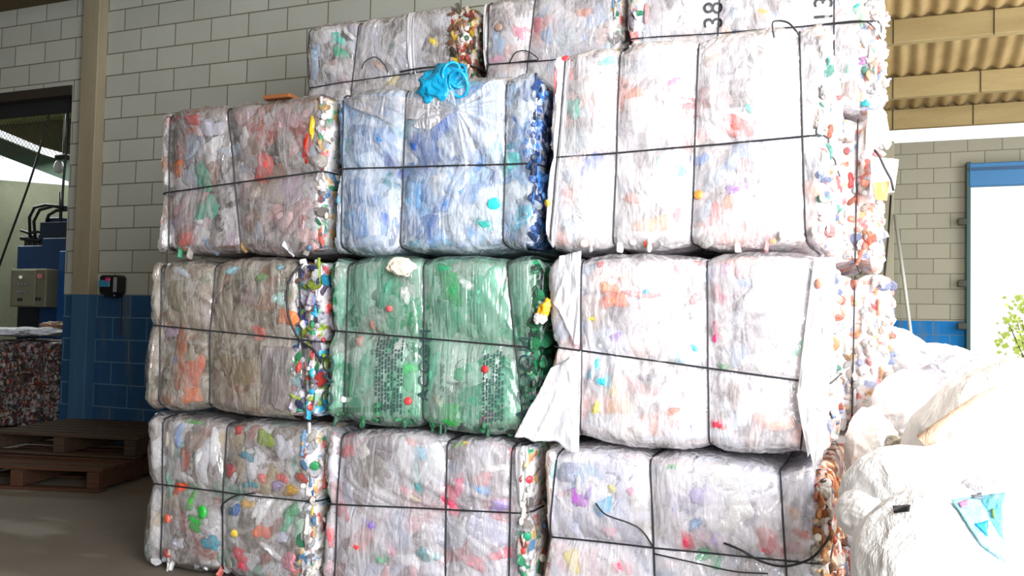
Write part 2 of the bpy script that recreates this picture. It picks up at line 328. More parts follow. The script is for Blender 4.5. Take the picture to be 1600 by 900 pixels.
# ------------------------------------------------------------------ bales
class Bale:
    """local frame: x along the stack, y into it (0 = front), z up from its underside"""
    def __init__(s, L, D, H, vw, hw, seed, r=.06, A=.032, cell=.0085, cellD=.03):
        s.L, s.D, s.H, s.vw, s.hw, s.seed, s.r, s.A, s.cell, s.cellD = L, D, H, vw, hw, seed, r, A, cell, cellD
    def faces(s, ends=True):
        nx = max(4, int(s.L / s.cell)); nz = max(4, int(s.H / s.cell)); ny = max(4, int(s.D / s.cellD))
        X = np.linspace(0, s.L, nx + 1); Y = np.linspace(0, s.D, ny + 1); Z = np.linspace(0, s.H, nz + 1); idx = {}; V = []; Fc = []
        def grid(A_, B_, f, flip):
            n, m = len(A_), len(B_); base = len(V); AA, BB = np.meshgrid(A_, B_, indexing='ij'); V.extend(f(AA.ravel(), BB.ravel()))
            for i in range(n - 1):
                for j in range(m - 1):
                    q = (base + i * m + j, base + (i + 1) * m + j, base + (i + 1) * m + j + 1, base + i * m + j + 1)
                    Fc.append(q[::-1] if flip else q)
        z0 = lambda a: np.zeros_like(a)
        grid(X, Z, lambda a, b: np.stack([a, z0(a), b], 1).tolist(), False)
        if ends:
            grid(Y, Z, lambda a, b: np.stack([z0(a) + s.L, a, b], 1).tolist(), False)
            grid(Y, Z, lambda a, b: np.stack([z0(a), a, b], 1).tolist(), True)
        grid(X, Y, lambda a, b: np.stack([a, b, z0(a) + s.H], 1).tolist(), False)
        grid(X, Y, lambda a, b: np.stack([a, b, z0(a)], 1).tolist(), True)
        grid(X[::3] if nx % 3 == 0 else X, Z, lambda a, b: np.stack([a, z0(a) + s.D, b], 1).tolist(), True)
        return np.array(V), Fc
    def place(s, Pb, off=0., lumps=0., wr=0.):
        r = s.r; lo = np.array([r, r, r]); hi = np.array([s.L - r, s.D - r, s.H - r])
        Pi = np.clip(Pb, lo, hi); n = Pb - Pi; n /= np.maximum(np.linalg.norm(n, axis=1, keepdims=True), 1e-9)
        gx = np.full(len(Pb), 9.); gz = gx.copy()
        for (a, b) in s.vw: gx = np.minimum(gx, np.abs(Pb[:, 0] - (a + b * (Pb[:, 2] - s.H / 2))))
        for (c, d) in s.hw: gz = np.minimum(gz, np.abs(Pb[:, 2] - (c + d * (Pb[:, 0] - s.L / 2))))
        fx = 1 - np.exp(-gx / .05); fz = 1 - np.exp(-gz / .05)
        ex = 1 - np.abs(n[:, 0]); ez = 1 - np.abs(n[:, 2])
        B = (1 - ex + ex * fx) * (1 - ez + ez * fz)
        S = s.seed * 13.7
        d = s.A * B + .016 * fbm(Pb * 3.2 + S, s.seed, 2)
        if lumps:
            c1, c2_, hid = cells(Pb * np.array(getattr(s, 'freq', (8.5, 9.5, 10.5))) + S + .5 * fbm(Pb * 9, s.seed, 2)[:, None], s.seed)
            d = d + lumps * (c2_ - c1 - .25); s.h1 = hid
        if wr:
            warp = .5 * fbm(Pb * 4 + S, s.seed + 3, 2)
            ang = 1.1 * fbm(Pb * 2.2 + S, s.seed + 9, 2) + .2 * (1 if s.seed % 2 else -1)
            u = Pb[:, 0] * np.cos(ang * 2) + Pb[:, 2] * np.sin(ang * 2); v = -Pb[:, 0] * np.sin(ang * 2) + Pb[:, 2] * np.cos(ang * 2)
            Q = np.stack([u * 13 + warp * 2.5, Pb[:, 1] * 8, v * 3.6 + warp], 1)
            n1 = vnoise(Q, s.seed + 21); n2 = vnoise(Q * 2.1 + 5, s.seed + 22); n3 = fbm(Pb * 14 + S, s.seed + 4, 2)
            pull = np.exp(-np.minimum(gx, gz) / .09)
            d = d + wr * ((1 - np.abs(n1) * 2) * (.6 + pull) + .5 * (1 - np.abs(n2) * 2) + .3 * n3)
        return Pi + n * ((r - s.A * .75 - .014 + off + d - .012 * np.abs(n[:, 2]))[:, None]), n
    def front(s, x, z, off=0.):
        p, n = s.place(np.array([[x, 0, z]], float), off); return Vector(p[0]), Vector(n[0])
def palette_cols(h, pal):
    ws = np.array([p[1] for p in pal], float); cs = np.cumsum(ws) / ws.sum(); idx = np.minimum(np.searchsorted(cs, h), len(pal) - 1)
    return np.array([hx(p[0]) for p in pal])[idx]

# prototype bottles and caps (shared mesh data)
def bottle_mesh(seed):
    r_ = random.Random(seed); L = .2; prof = [(.001, 0), (.022, .001), (.03, .006), (.031, .02), (.029, .05), (.031, .08), (.028, .1), (.031, .13), (.024, .155), (.013, .178), (.012, .19), (.014, .191), (.014, .2), (.001, .2)]
    mb = MB().lathe([(max(r, .001), z) for r, z in prof], 14); V = np.array([tuple(v) for v in mb.v]); 
    V[:, 0] *= np.where(V[:, 2] < .15, r_.uniform(.35, .6), .95); nz = fbm(V * 28 + seed * 3, seed, 2); V[:, 1] += nz * .008; V[:, 0] += np.roll(nz, 3) * .004
    bend = r_.uniform(-1.2, 1.2); V[:, 1] += bend * V[:, 2] ** 2 * 1.5; V[:, 2] *= r_.uniform(.75, 1.05)
    return mesh_np('crushed_bottle', V, mb.f)
BOTTLES = [bottle_mesh(k) for k in range(7)]
def cap_mesh():
    mb = MB(); n = 24; prof = [(.0148, 0), (.015, .003), (.0148, .012), (.0128, .0142), (.001, .0146)]; V = []
    for r, z in prof:
        for k in range(n): rr = r * (1.04 if (k % 2 and r > .014) else 1); V.append((rr * math.cos(6.2832 * k / n), rr * math.sin(6.2832 * k / n), z))
    Fc = [(i * n + k, i * n + (k + 1) % n, (i + 1) * n + (k + 1) % n, (i + 1) * n + k) for i in range(4) for k in range(n)] + [tuple(range(n))[::-1], tuple(4 * n + k for k in range(n))]
    return mesh_np('bottle_cap', V, Fc)
CAP = cap_mesh()
def crumple_mesh(seed):                     # a balled-up scrap of film
    import bmesh
    bm = bmesh.new(); bmesh.ops.create_icosphere(bm, subdivisions=4, radius=1); V = np.array([tuple(v.co) for v in bm.verts]); Fc = [[v.index for v in f.verts] for f in bm.faces]; bm.free()
    n = V.copy(); d = .35 * (1 - 2 * np.abs(fbm(V * 1.6 + seed, seed, 3))) + .12 * fbm(V * 5 + seed, seed + 5, 2); V = n * (0.7 + d[:, None]) * np.array([1, .55, .8])
    return mesh_np('film_scrap', V, Fc)
CRUMP = [crumple_mesh(k) for k in range(5)]

def parse(s): return [(lambda q: (float(q[0]), float(q[1]), float(q[2]), float(q[3]), q[4], q[5] if len(q) > 5 else 'p'))(t.split()) for t in s.strip().split(';') if t.strip()]
def make_scrap(b, root, x, z, w, h, colr, rot, seed, raw=False, dome=.012):
    K, N = 9, 22; r_ = random.Random(seed); ph = [r_.uniform(0, 6.28) for _ in range(4)]
    rr, tt = np.meshgrid(np.linspace(0.0, 1, K + 1)[1:], np.arange(N) * 2 * math.pi / N, indexing='ij'); rr = rr.ravel(); tt = tt.ravel()
    o = 1 + .22 * np.sin(2 * tt + ph[0]) + .16 * np.sin(3 * tt + ph[1]) + .1 * np.sin(5 * tt + ph[2])
    sq = 1 / np.maximum(np.abs(np.cos(tt)), np.abs(np.sin(tt))) ** .6
    u = rr * o * sq * np.cos(tt) * w / 2; v = rr * o * sq * np.sin(tt) * h / 2; c, s_ = math.cos(rot), math.sin(rot)
    u = np.append(u, 0.); v = np.append(v, 0.); rr = np.append(rr, 0.)
    X = np.clip(x + u * c - v * s_, .012, b.L - .012); Z = np.clip(z + u * s_ + v * c, .012, b.H - .012)
    Pb = np.stack([X, np.zeros_like(X), Z], 1)
    cr = vnoise(np.stack([X * 38, Z * 22, X * 0 + seed], 1), seed) * .004
    hgt = np.where(rr > .99, -.012, dome * (1 - rr ** 3) + cr)
    Pp, n = b.place(Pb, 0.0); Pp = Pp + n * hgt[:, None]
    Fc = [(i * N + k, i * N + (k + 1) % N, (i + 1) * N + (k + 1) % N, (i + 1) * N + k) for i in range(K - 1) for k in range(N)] + [(K * N, (k + 1) % N, k) for k in range(N)]
    o_ = link('plastic_scrap', mesh_np('plastic_scrap', Pp, [f[::-1] for f in Fc]), scrap_mat(colr), root); return o_

FILMS = {}
def build_bale(name, label, X0, X1, Y0, Z0, Z1, D, vw_px, hw_px, pal, seed, film, scraps, n_rand=26, rand_cols=(), raw_l=.03, raw_r=.03, ends=(0, 0), cellD=.03, cell=.0085, endcols=None, wr=.0045, group='tied bales of crushed plastic in the stack', freq=(8.5, 9.5, 10.5), wrap=True, fringe=0):
    L, H = X1 - X0, Z1 - Z0
    vw = []
    for (a, b) in vw_px:                                  # (x at top, x at bottom) as measured against the front plane
        pa, pb = on_y(*a, Y0), on_y(*b, Y0); sl = (pa.x - pb.x) / max(.1, pa.z - pb.z); vw.append((pb.x + sl * ((Z0 + Z1) / 2 - pb.z) - X0, sl))
    hw = []
    for (a, b) in hw_px:
        pa, pb = on_y(*a, Y0), on_y(*b, Y0); sl = (pb.z - pa.z) / (pb.x - pa.x); hw.append((pa.z + sl * ((X0 + X1) / 2 - pa.x) - Z0, sl))
    root = thing('plastic_bale', label, 'bale', (X0, Y0, Z0), group=group)
    b = Bale(L, D, H, vw, hw, seed, cell=cell, cellD=cellD); r_ = random.Random(seed); b.freq = freq
    Vb, Fc = b.faces(); V, n = b.place(Vb, 0, lumps=.016); h = b.h1
    m = mesh_np('packed_plastic', V, Fc); cols = palette_cols(h, pal); ec = endcols or ['d8d8dc', 'c9d6e2', 'e8e4da', '2f8f66', 'c05a4e', 'b4b0a8', 'e9e9ee', '5b88b0', 'c9a56a', 'd9d2c8', 'a8a4a8', 'c8c4c8', '8c8480', 'e0dce0']
    _, _, h2 = cells(Vb * np.array([30, 24, 26.]) + seed, seed + 50); ecol = palette_cols(h2, [(c, 1) for c in ec]); rw = (Vb[:, 0] > L - raw_r) | (Vb[:, 0] < raw_l * .8)
    if wrap: cols = np.where(rw[:, None], ecol, cols)
    cols = cols * (1 + .25 * fbm(Vb * 6 + seed, seed, 2))[:, None]
    at = m.color_attributes.new('Col', 'FLOAT_COLOR', 'POINT'); at.data.foreach_set('color', np.concatenate([np.clip(cols, 0, 1), np.ones((len(cols), 1))], 1).astype(np.float32).ravel())
    link('packed_plastic', m, CORE, root)
    # wrap film: open at both ends, ragged there
    Vb, Fc = b.faces(False)
    rag = .025 * vnoise(np.stack([Vb[:, 2] * 9, Vb[:, 1] * 4, Vb[:, 0] * 0], 1), seed + 40)
    keep = (Vb[:, 0] > raw_l + rag) & (Vb[:, 0] < L - raw_r + rag) 
    V, n = b.place(Vb, .013, wr=wr); Fa = np.array(Fc); Fa = Fa[keep[Fa].all(1)]
    used = np.unique(Fa); mp = -np.ones(len(V), int); mp[used] = np.arange(len(used))
    if wrap: link('wrapping_film', mesh_np('wrapping_film', V[used], mp[Fa]), film, root)
    # tie wires
    jw = random.Random(seed + 1)
    def wire(path, nm='tie_wire'):
        Pp, nn = b.place(np.array(path, float), .0205); Pp = Pp + nn * .001
        MB().tube([tuple(p) for p in Pp], .0037, 6, True).build(nm, WIRE, root, True)
    for (a, s_) in vw:
        path = []
        for z in np.linspace(0, H, 30)[:-1]: path.append((a + s_ * (z - H / 2), 0, z))
        for y in np.linspace(0, D, 14)[:-1]: path.append((a + s_ * H / 2, y, H))
        for z in np.linspace(H, 0, 14)[:-1]: path.append((a + s_ * (z - H / 2), D, z))
        for y in np.linspace(D, 0, 14)[:-1]: path.append((a - s_ * H / 2, y, 0))
        if .0 < a < L: wire([(min(max(p[0], .002), L - .002), p[1], p[2]) for p in path])
    for (c, s_) in hw:
        path = []
        for x in np.linspace(0, L, 44)[:-1]: path.append((x, 0, c + s_ * (x - L / 2)))
        for y in np.linspace(0, D, 14)[:-1]: path.append((L, y, c + s_ * L / 2))
        for x in np.linspace(L, 0, 20)[:-1]: path.append((x, D, c + s_ * (x - L / 2)))
        for y in np.linspace(D, 0, 14)[:-1]: path.append((0, y, c - s_ * L / 2))
        wire(path)
    # visible scraps of coloured plastic
    k = 0
    for (px, py, w_, h_, colr, kd) in parse(scraps):
        p = on_y(px, py, Y0); sx = 1 / (on_y(px + 1, py, Y0).x - p.x); sz = 1 / abs(on_y(px, py + 1, Y0).z - p.z); k += 1
        x, z = p.x - X0, p.z - Z0
        if kd == 'c':
            q, nn = b.front(min(max(x, .01), L - .01), min(max(z, .01), H - .01), .010); o = link('bottle_cap', CAP, scrap_mat(colr), root); o.location = q; sc_ = w_ / sz / .03
            o.scale = (sc_, sc_, 1); o.rotation_euler = (nn + Vector((r_.uniform(-.3, .3), 0, r_.uniform(-.3, .3)))).to_track_quat('Z', 'Y').to_euler()
        elif kd == 'o':
            q, nn = b.front(x, z, .006); o = link('crushed_bottle', BOTTLES[k % 7], scrap_mat(colr), root); o.location = q - Vector((0, 0, h_ / sz / 2)); o.scale = (.9, .6, h_ / sz / .19); o.rotation_euler = (0, r_.uniform(-.2, .2), 0)
        else:
            make_scrap(b, root, x, z, w_ / sx, h_ / sz, colr, (-.5 if kd == 'd' else .5 if kd == 'u' else r_.uniform(-.15, .15)), seed * 100 + k)
    for i in range(n_rand):
        x = r_.uniform(.05, L - .05); z = r_.uniform(.05, H - .05); w_ = r_.uniform(.03, .12); h_ = r_.uniform(.03, .14)
        make_scrap(b, root, x, z, w_, h_, r_.choice(rand_cols), r_.uniform(-1.2, 1.2), seed * 100 + 60 + i, dome=.008)
    # loose ends: crushed bottles, caps and film at the open ends, and along the raw rims of the front face
    def end_piece(Pb, nrm, kk):
        Pp, nn = b.place(np.array([Pb], float), .0); q = Vector(Pp[0]); nn = Vector(nrm); t = r_.random(); colr = r_.choice(ec)
        if t < .35:
            o = link('crushed_bottle', BOTTLES[kk % 7], scrap_mat(colr), root); d_ = (nn * r_.uniform(-.3, .25) + Vector((r_.uniform(-.12, .12) , r_.uniform(-1, 1) if abs(nn.x) > .5 else 0.1, r_.uniform(-1, 1)))).normalized()
            sc_ = r_.uniform(.4, .62); o.scale = (sc_,) * 3; o.rotation_euler = d_.to_track_quat('Z', 'Y').to_euler(); o.location = q - d_ * .1 * sc_ - nn * .004
        elif t < .55:
            o = link('bottle_cap', CAP, scrap_mat(colr), root); o.location = q + nn * .004; o.scale = (r_.uniform(.65, 1.05),) * 3; o.rotation_euler = (nn + Vector((r_.uniform(-.6, .6), r_.uniform(-.6, .6), r_.uniform(-.6, .6)))).to_track_quat('Z', 'Y').to_euler()
        else:
            o = link('film_scrap', CRUMP[kk % 5], scrap_mat(colr), root); s3 = r_.uniform(.014, .034); o.scale = (s3, s3 * .8, s3 * r_.uniform(.8, 1.5)); o.location = q; o.rotation_euler = (r_.uniform(0, 6), r_.uniform(0, 6), r_.uniform(0, 6))
    kk = 0
    for side, cnt in ((0, ends[0]), (1, ends[1])):
        for i in range(cnt):
            kk += 1; end_piece(((L if side else 0), D * r_.random() ** 1.5 * .9, r_.uniform(.07, H - .07)), (1 if side else -1, 0, 0), kk)
    for i in range(int(18 * (raw_l > .04))): kk += 1; end_piece((r_.uniform(.015, raw_l), 0, r_.uniform(.03, H - .03)), (0, -1, 0), kk)
    for i in range(int(80 * min(1, (raw_r > .021) * (.3 + raw_r * 5)))): kk += 1; end_piece((L - r_.uniform(.0, raw_r), 0, r_.uniform(.05, H - .05)), (.25, -1, 0), kk)
    for i in range(fringe): kk += 1; end_piece((r_.uniform(.05, L - .05), 0, .028), (0, -1, -.5), kk)
    if raw_r > .021 and not ends[1]:
        for i in range(26): kk += 1; end_piece((L, r_.uniform(.02, .3), r_.uniform(.06, H - .06)), (1, 0, 0), kk)
    return root, b

CLD = film_material('dusty_stretch_film', 'b4acae', .05, .58)  # darker copy of the clear film; the left side's dimness is in its tint
CL = film_material('clear_stretch_film', 'dedbe0', .06, .72)
HAZE = film_material('hazy_stretch_film', 'b9b0a6', .1, .62, rot=(0, -.5, 0))
BLUEF = film_material('bluish_stretch_film', 'e2ebf8', .08, .7, rot=(0, .7, 0), shine=1.2)
GREENF = film_material('green_tinted_film', '9cc0b0', .12, .6, (1.3, 1, .45), rot=(0, .05, 0), shine=.8)
WHITEF = film_material('white_stretch_film', 'f3eff3', .12, .72, rot=(0, .35, 0))
THIN = film_material('thin_stretch_film', 'c6c4c8', .02, .42, rot=(0, -.7, 0), shine=1.3)
G0 = [('9c9692', 5), ('bcb8bb', 4), ('716b66', 4), ('e0dfe4', 2), ('504a46', 3)]
YF, YB = 3.3, 4.38; R = [0, .745, 1.485, 2.215, 2.97]
X = [-3.30, -2.315, -2.285, -1.297, -1.275, -.2]

SA = '312 275 26 45 21a585;318 325 34 42 2aa889;285 375 26 26 d8402c;272 262 30 34 b8622c;410 262 36 42 d4483c;300 186 30 16 c05050;372 386 70 10 6f3c20;268 182 14 14 8c2030;405 300 60 40 a89c94;450 190 40 26 c8a0a8;300 230 40 40 8c94a0;286 400 20 14 d08028;455 340 50 50 b89c9c;330 200 34 30 c8c8d8'
SB = '690 190 34 44 1e66c0;770 318 20 20 10c4c8 c;755 350 32 22 2aa8a0 d;605 345 26 22 2a7ae0;515 310 18 16 169cb8;640 310 30 60 5aa8e0;560 300 60 44 2f7cc0;660 355 60 50 2c68b0;600 220 40 50 2a80c4;540 250 44 26 2a86b8;645 225 24 40 1c54a8;720 300 50 40 5a90c8;790 250 26 40 3ac4c0;800 200 24 60 3f7fc0;685 276 30 18 f4ece8;700 345 50 20 8a94a0;570 380 70 20 9cb4d0;780 350 26 60 9fb8d8;560 350 40 40 3c86c8;740 250 40 30 3a88cc;620 270 20 20 3060b8;545 340 30 30 58a0d4;605 245 18 40 2b50a8;768 230 22 26 2eb8c8;655 150 30 30 7ab0e0;820 260 18 40 244c80;812 385 24 20 1b3c70;690 320 30 24 3f78c0'
SC = '890 167 26 34 6cc4b0;947 93 24 14 7cc8c0;1050 129 34 26 f08aa0;1069 167 34 42 e04a50;989 146 26 22 f09068;1168 169 12 14 10b8a8;1150 196 56 30 ec6a60;1090 247 26 20 4a84d0;1027 251 20 26 30b8c0;1062 265 18 18 40b8c8;921 251 40 34 5a7ee0;1090 304 14 16 f09030 c;1117 333 22 34 e03828 d;1137 316 16 30 f08440 d;1135 345 20 16 ffffff;1149 293 34 18 b088e0;1263 293 50 34 f0a078;1272 224 22 14 58b8a8;846 124 24 40 e87880;879 78 13 12 d83848 c;884 115 12 30 e86c58;831 283 14 12 38c850;830 310 16 24 78e040;840 338 20 22 8ce038;847 317 12 14 f0c030 c;896 285 18 16 ffffff;905 319 26 30 ffffff u;1061 335 24 40 f09098;985 310 30 14 f08060 d;919 393 12 20 20845c;1010 384 12 12 f05028 c;900 220 40 50 b0b8c0;1000 170 60 40 e8e0e0;920 130 50 26 f4ecec;1020 350 60 30 f4b48c;1200 130 70 60 ffffff;1190 330 60 50 f8e8e8;980 90 30 20 b8b0b0;1108 92 28 22 d8c0b0;1250 180 40 60 f8f4f0;870 190 14 120 fafafa;850 200 16 60 f0e8e8'
SD = '487 92 22 50 b8d0f0;526 60 20 20 50c8b8;530 82 22 20 40b088;552 40 22 14 7058a8;677 65 14 16 f0d030;612 72 16 12 40785c;610 125 20 14 f0d890;590 102 18 14 c89878;640 60 40 50 d8d8e0;580 60 40 44 c0c4d0'
SE = '812 50 24 24 f49ab0;837 35 20 22 f08a98;857 30 18 18 f4a8ac;912 19 24 16 f89878;780 43 12 12 a88878 c;775 66 24 40 b0ccf0;852 55 22 20 88b8e8;769 92 30 12 e898b8;880 60 40 40 d8e4f0;745 50 24 60 f0f0f0'
SF = '997 20 14 12 20805c;978 30 18 40 706870;1010 20 10 30 e89898;1190 18 22 16 f8b478;1130 43 16 14 f8a070;1150 46 16 8 406080;1140 17 26 18 90a8c0;1340 10 14 20 30c8a8;1344 26 10 20 20b888;1282 55 10 12 3070d8;1328 106 14 20 20c8a8;1350 95 20 12 b080b0;1328 143 40 30 b09078;1348 20 26 40 f0d0b8;1372 90 12 30 e0c8b8;1358 40 16 30 c8c8d8;1240 20 60 40 ffffff;1090 20 40 40 e8f4fa;1360 130 30 30 d8b8c8;1352 163 14 18 28a8b8'
SG = '277 423 24 16 c4d4e8;360 420 30 16 90c8d8;438 417 22 14 38b4cc;408 433 18 14 5a9c50;403 455 12 44 80807c;450 497 34 28 f08040;400 520 22 20 e04848;280 560 24 90 b05a28;272 563 12 14 4a6cc0;299 580 22 60 d05838;293 618 26 36 d86828;460 597 16 18 10b8c8;483 583 16 14 20c0d8;483 553 10 18 d83028;493 495 22 14 18a8d8;483 523 18 16 149058;467 640 18 14 209878;370 580 50 60 8c7c58;433 467 20 20 9cd0cc;496 440 14 12 203860;505 420 14 24 388c48;508 450 12 24 a0b020;500 555 14 22 204090;270 460 30 50 98947c;480 470 20 20 8870a8;345 480 30 60 a8a090;440 600 30 30 b0a898;262 520 20 20 a890b8;470 500 16 16 20388c;505 500 10 40 a05038'
SH = '704 449 40 54 12a058;728 445 20 18 ffffff;635 577 24 20 20d060;640 600 26 40 20b070;638 627 12 12 e03030 c;759 577 12 13 d02830 c;683 628 16 20 e8d8c0;700 655 46 50 08a038;556 533 14 14 f0a8a8;576 508 10 14 d06860;609 482 10 13 d86060 c;532 625 10 12 ffffff c;707 504 30 40 18a070;850 494 18 34 f0b010;846 506 18 16 fff0e0;852 532 24 24 086840;845 460 16 50 103c2c;640 500 12 60 0c7848;560 450 30 70 68a08c;600 450 30 60 4c9c80;760 450 40 70 70c8a8;800 470 40 80 90c8b4;540 600 16 40 40a878;560 640 120 12 0a6c38;670 580 16 60 58c0a0;780 600 30 60 308c70;740 620 50 40 409878;790 660 80 12 0a7040;690 420 40 20 189868;588 640 20 24 20a060;760 655 24 24 a06880;620 545 18 44 ece4e4;630 460 14 30 f0e8e8'
SI = '956 470 44 28 f08058;950 450 30 20 f0a080;922 498 16 12 e8d840;958 528 18 18 a880e0;1008 456 11 13 109cb0;936 410 14 12 e03040;1088 402 26 14 f04830;1124 455 20 46 f03878;1116 520 12 32 f04080;1058 560 20 20 50d0e8;1084 544 14 12 50c8d0;924 577 16 34 20c0e0 d;940 596 22 24 30c4e0;966 634 34 30 f0a020;958 612 18 24 f8d890;930 638 20 22 f0dc80;880 626 26 44 f0a0a8;894 534 16 24 f07080;1128 574 18 12 50b070;1252 542 34 26 68d0a0 u;1120 664 24 18 f03850;1208 660 60 30 f4b8a8;1052 642 16 12 e07848;1065 420 30 20 e09090;1085 465 20 18 d88888;1000 460 50 12 f09090;1150 500 30 60 b0b0b8;1010 430 60 30 ffffff;960 560 30 20 c8d0e0;1060 600 60 40 fff0f0;1190 450 60 80 ffffff;1190 580 60 50 fbf0f4;1150 610 26 60 b8a8a0;1128 420 30 26 c8a8c8;905 440 14 30 f0f0f0;1010 590 30 12 707080;1230 430 40 20 f0a0c8;930 660 50 30 c0c0c8'
SJ = '298 652 30 18 48b040;276 680 12 34 8cb0e8;276 763 28 22 f05828;260 811 13 13 f06848 c;304 818 30 24 08b030;316 800 20 16 20c040 c;295 782 12 40 40b030;313 725 20 90 e8e8f8;330 700 14 60 f8f8ff;383 713 22 14 1090a8;388 736 16 34 c8c8d0;388 758 22 12 1898a8;412 686 26 30 90a820;354 737 20 18 d84048;368 667 12 26 d02830;363 798 20 20 2070c0;385 788 20 16 e0b050;407 795 16 60 f4f4f8 d;452 800 20 26 18a060 u;445 818 16 36 28b080 d;407 832 28 24 f08060;368 832 12 12 e0c040 c;376 876 28 36 e84860;450 768 24 16 d8a828;494 801 20 26 f0d808;496 729 14 12 109050 c;494 773 24 12 2060a8;325 850 26 24 3098b0 d;254 868 16 12 d02820;354 841 16 18 e0e0e0;450 878 26 26 d88090;407 748 14 14 e88080;438 748 16 16 d86868;506 877 16 18 e02828;440 700 30 40 d0d0d8;285 720 14 50 a05040;430 760 20 20 9c8cb0;300 690 40 30 a08c80;274 850 20 20 d8d8e8;256 760 12 40 80b0a0;420 860 40 12 f0f0f8 d;500 690 20 30 d8d8d8;440 840 20 16 c8c8e0;258 690 16 60 d0c8c0'
SK = '538 706 22 22 e08088;542 670 18 14 d84858;567 706 16 26 f0ece0 u;647 746 26 52 509ca0;656 709 22 24 a0d4f0;630 700 26 60 f0f4ff;675 720 30 70 e4f0f8 d;633 770 22 16 e05060 d;640 778 24 8 f8e0b0 d;696 784 36 44 f04870;712 760 20 36 e87898;751 750 26 26 f08890;795 698 13 36 e83040;749 764 34 16 80b0f0;777 793 34 18 b8a0f0;769 732 50 16 ffffff;711 690 20 30 78b850;722 684 12 18 e8c840;575 819 24 20 8868c0;558 854 24 18 e83838;512 839 14 30 f05868;665 868 34 20 48a0a8 d;780 868 34 20 f07088 u;740 880 50 20 f0a0b0;593 874 18 20 60b088;831 750 12 12 e02838 c;829 839 13 14 08a078 c;818 862 12 14 d84030;580 740 50 70 8c8480;600 690 50 40 98929c;700 840 50 50 c8ccdc;620 830 40 60 b0b8d0;760 830 60 50 d0d0e8;525 870 20 40 c0b8c0;640 690 20 16 e09080;530 800 20 30 d05870;608 855 14 30 e0a0b8;735 815 20 50 d8d8f0 d;810 800 20 40 e8e8f8'
SL = '901 781 26 28 c060d8;919 771 12 26 7850c8;940 792 28 30 48c0f0;935 800 16 16 20a8e8;1070 849 30 28 f04868;1098 870 26 26 08b878 d;1116 878 24 24 10b880;891 878 26 34 f0d820;969 888 30 24 f06888;1200 852 44 44 f06878;1252 836 26 16 f04848;1239 803 22 16 f8b088;1047 729 16 12 48a868;859 735 12 30 a0e0f0;1096 774 34 40 c0b8e8;950 833 26 16 f0a8c0;1116 849 28 26 c8b0f0;880 740 40 30 a8b4d0;890 830 40 40 b8bcd0;1130 740 60 50 ffffff;1150 800 50 60 ffffff;1000 780 40 50 f4f0f8;1050 790 24 40 b0a8d0;990 720 40 20 d8d8e8;1085 820 20 20 a0c0e8;985 770 16 14 f0a0c0;955 765 14 12 f0e090;1240 860 30 30 d8a0a8;1180 870 30 20 c8d8f0'
fr = 'tied bales of crushed plastic in the stack'
PA = G0 + [('a8584c', 2), ('8f6a50', 2), ('c9a0a0', 2), ('b8a8b8', 2)]
PBl = [('4f86bc', 4), ('7fb0dc', 4), ('2f68a8', 3), ('b8cce4', 4), ('e0e8f4', 3), ('38a0bc', 2), ('8c98ac', 3), ('24508c', 1)]
PH = [('52a484', 4), ('7cbca4', 4), ('3a8c68', 2), ('a8ccbc', 4), ('9ca8a0', 4), ('1c9466', 4), ('0c7c50', 2), ('d0dcd6', 2), ('8c8c84', 3)]
PG = [('8c8474', 5), ('726858', 3), ('a49a88', 4), ('b8b4ac', 2), ('9c6448', 3), ('5c5448', 3), ('947c7c', 2), ('7c8470', 2)]
PW = [('eceaec', 6), ('cfcacf', 4), ('f0dcd8', 3), ('dce4f0', 3), ('b0a8a8', 3), ('f0bcb4', 2), ('a8bcd8', 1), ('a09aa0', 1)]
PL = [('ececf6', 5), ('d8daec', 4), ('f0f0f8', 4), ('e8ccd8', 2), ('bcbcd0', 2), ('b8d0e8', 1)]
PK = [('b8b4bc', 5), ('d8d8e4', 5), ('9c9498', 3), ('d8b0b8', 2), ('c0c8e0', 3), ('f0f0f8', 3), ('c87c84', 1)]
PJ = [('a49c98', 5), ('c8c4c4', 4), ('80766e', 4), ('e0dfe4', 3), ('a87c78', 1), ('88a89c', 1), ('b8a890', 1)]
RC = ['e8e8ec', 'd0ccd0', 'b8b0b0', 'f0f0f4', 'c8a8a8', 'a8b8c8', 'ececf0']
DARKG = ['0e5c3a', '0a4830', '14804c', '08301f', '2a9c68', '0c6b40', '1d2f26']
def B_(name, **k): return build_bale(name, **k)
b1 = build_bale('a', 'Clear-wrapped reddish bale with a teal patch, left end of the third row up', X[0], X[1], YF, R[2], R[3], .95, [((262, 185), (258, 395)), ((353, 165), (374, 400))], [((255, 300), (490, 268))], PA, 1, CLD, SA, 22, RC + ['a86058', '9c8070'], .02, .032, (0, 0), fringe=8)
b2 = build_bale('b', 'Bale packed with blue bottles, in the middle of the third row up', X[2], X[3], YF, R[2], R[3] + .01, .95, [((533, 150), (530, 385)), ((632, 150), (622, 400)), ((787, 230), (782, 400))], [((500, 264), (832, 254))], PBl, 2, BLUEF, SB, 24, ['3a80c0', '68a8e0', 'a8c8e8', '2860a8', 'e0ecf8', '30a0c0'], .02, .025, (0, 0), endcols=['1c3c74', '24549c', '16305c', '3a78c0', 'c8d4e8', '10284c'])
b3 = build_bale('c', 'Bright white-wrapped bale at the upper right of the front stack, orange and red scraps inside', X[4], X[5], YF, R[2], R[3] + .09, 1.0, [((880, 90), (858, 380)), ((968, 70), (955, 380)), ((1090, 62), (1078, 390)), ((1249, 55), (1256, 300))], [((842, 247), (1310, 208))], PW, 3, WHITEF, SC, 20, RC + ['f4d8d0', 'ffffff'], .02, .03, (0, 60), .012, endcols=['f0e8e4', 'ece8ec', 'f4d8cc', 'e08870', 'e8e4f0', 'f0f0f4', 'e0b488', '98a4c8', 'f4f0ec', 'e09090', 'f6f2ee', 'e8d8cc', 'c8c0c0', '78b8a8'], fringe=16)
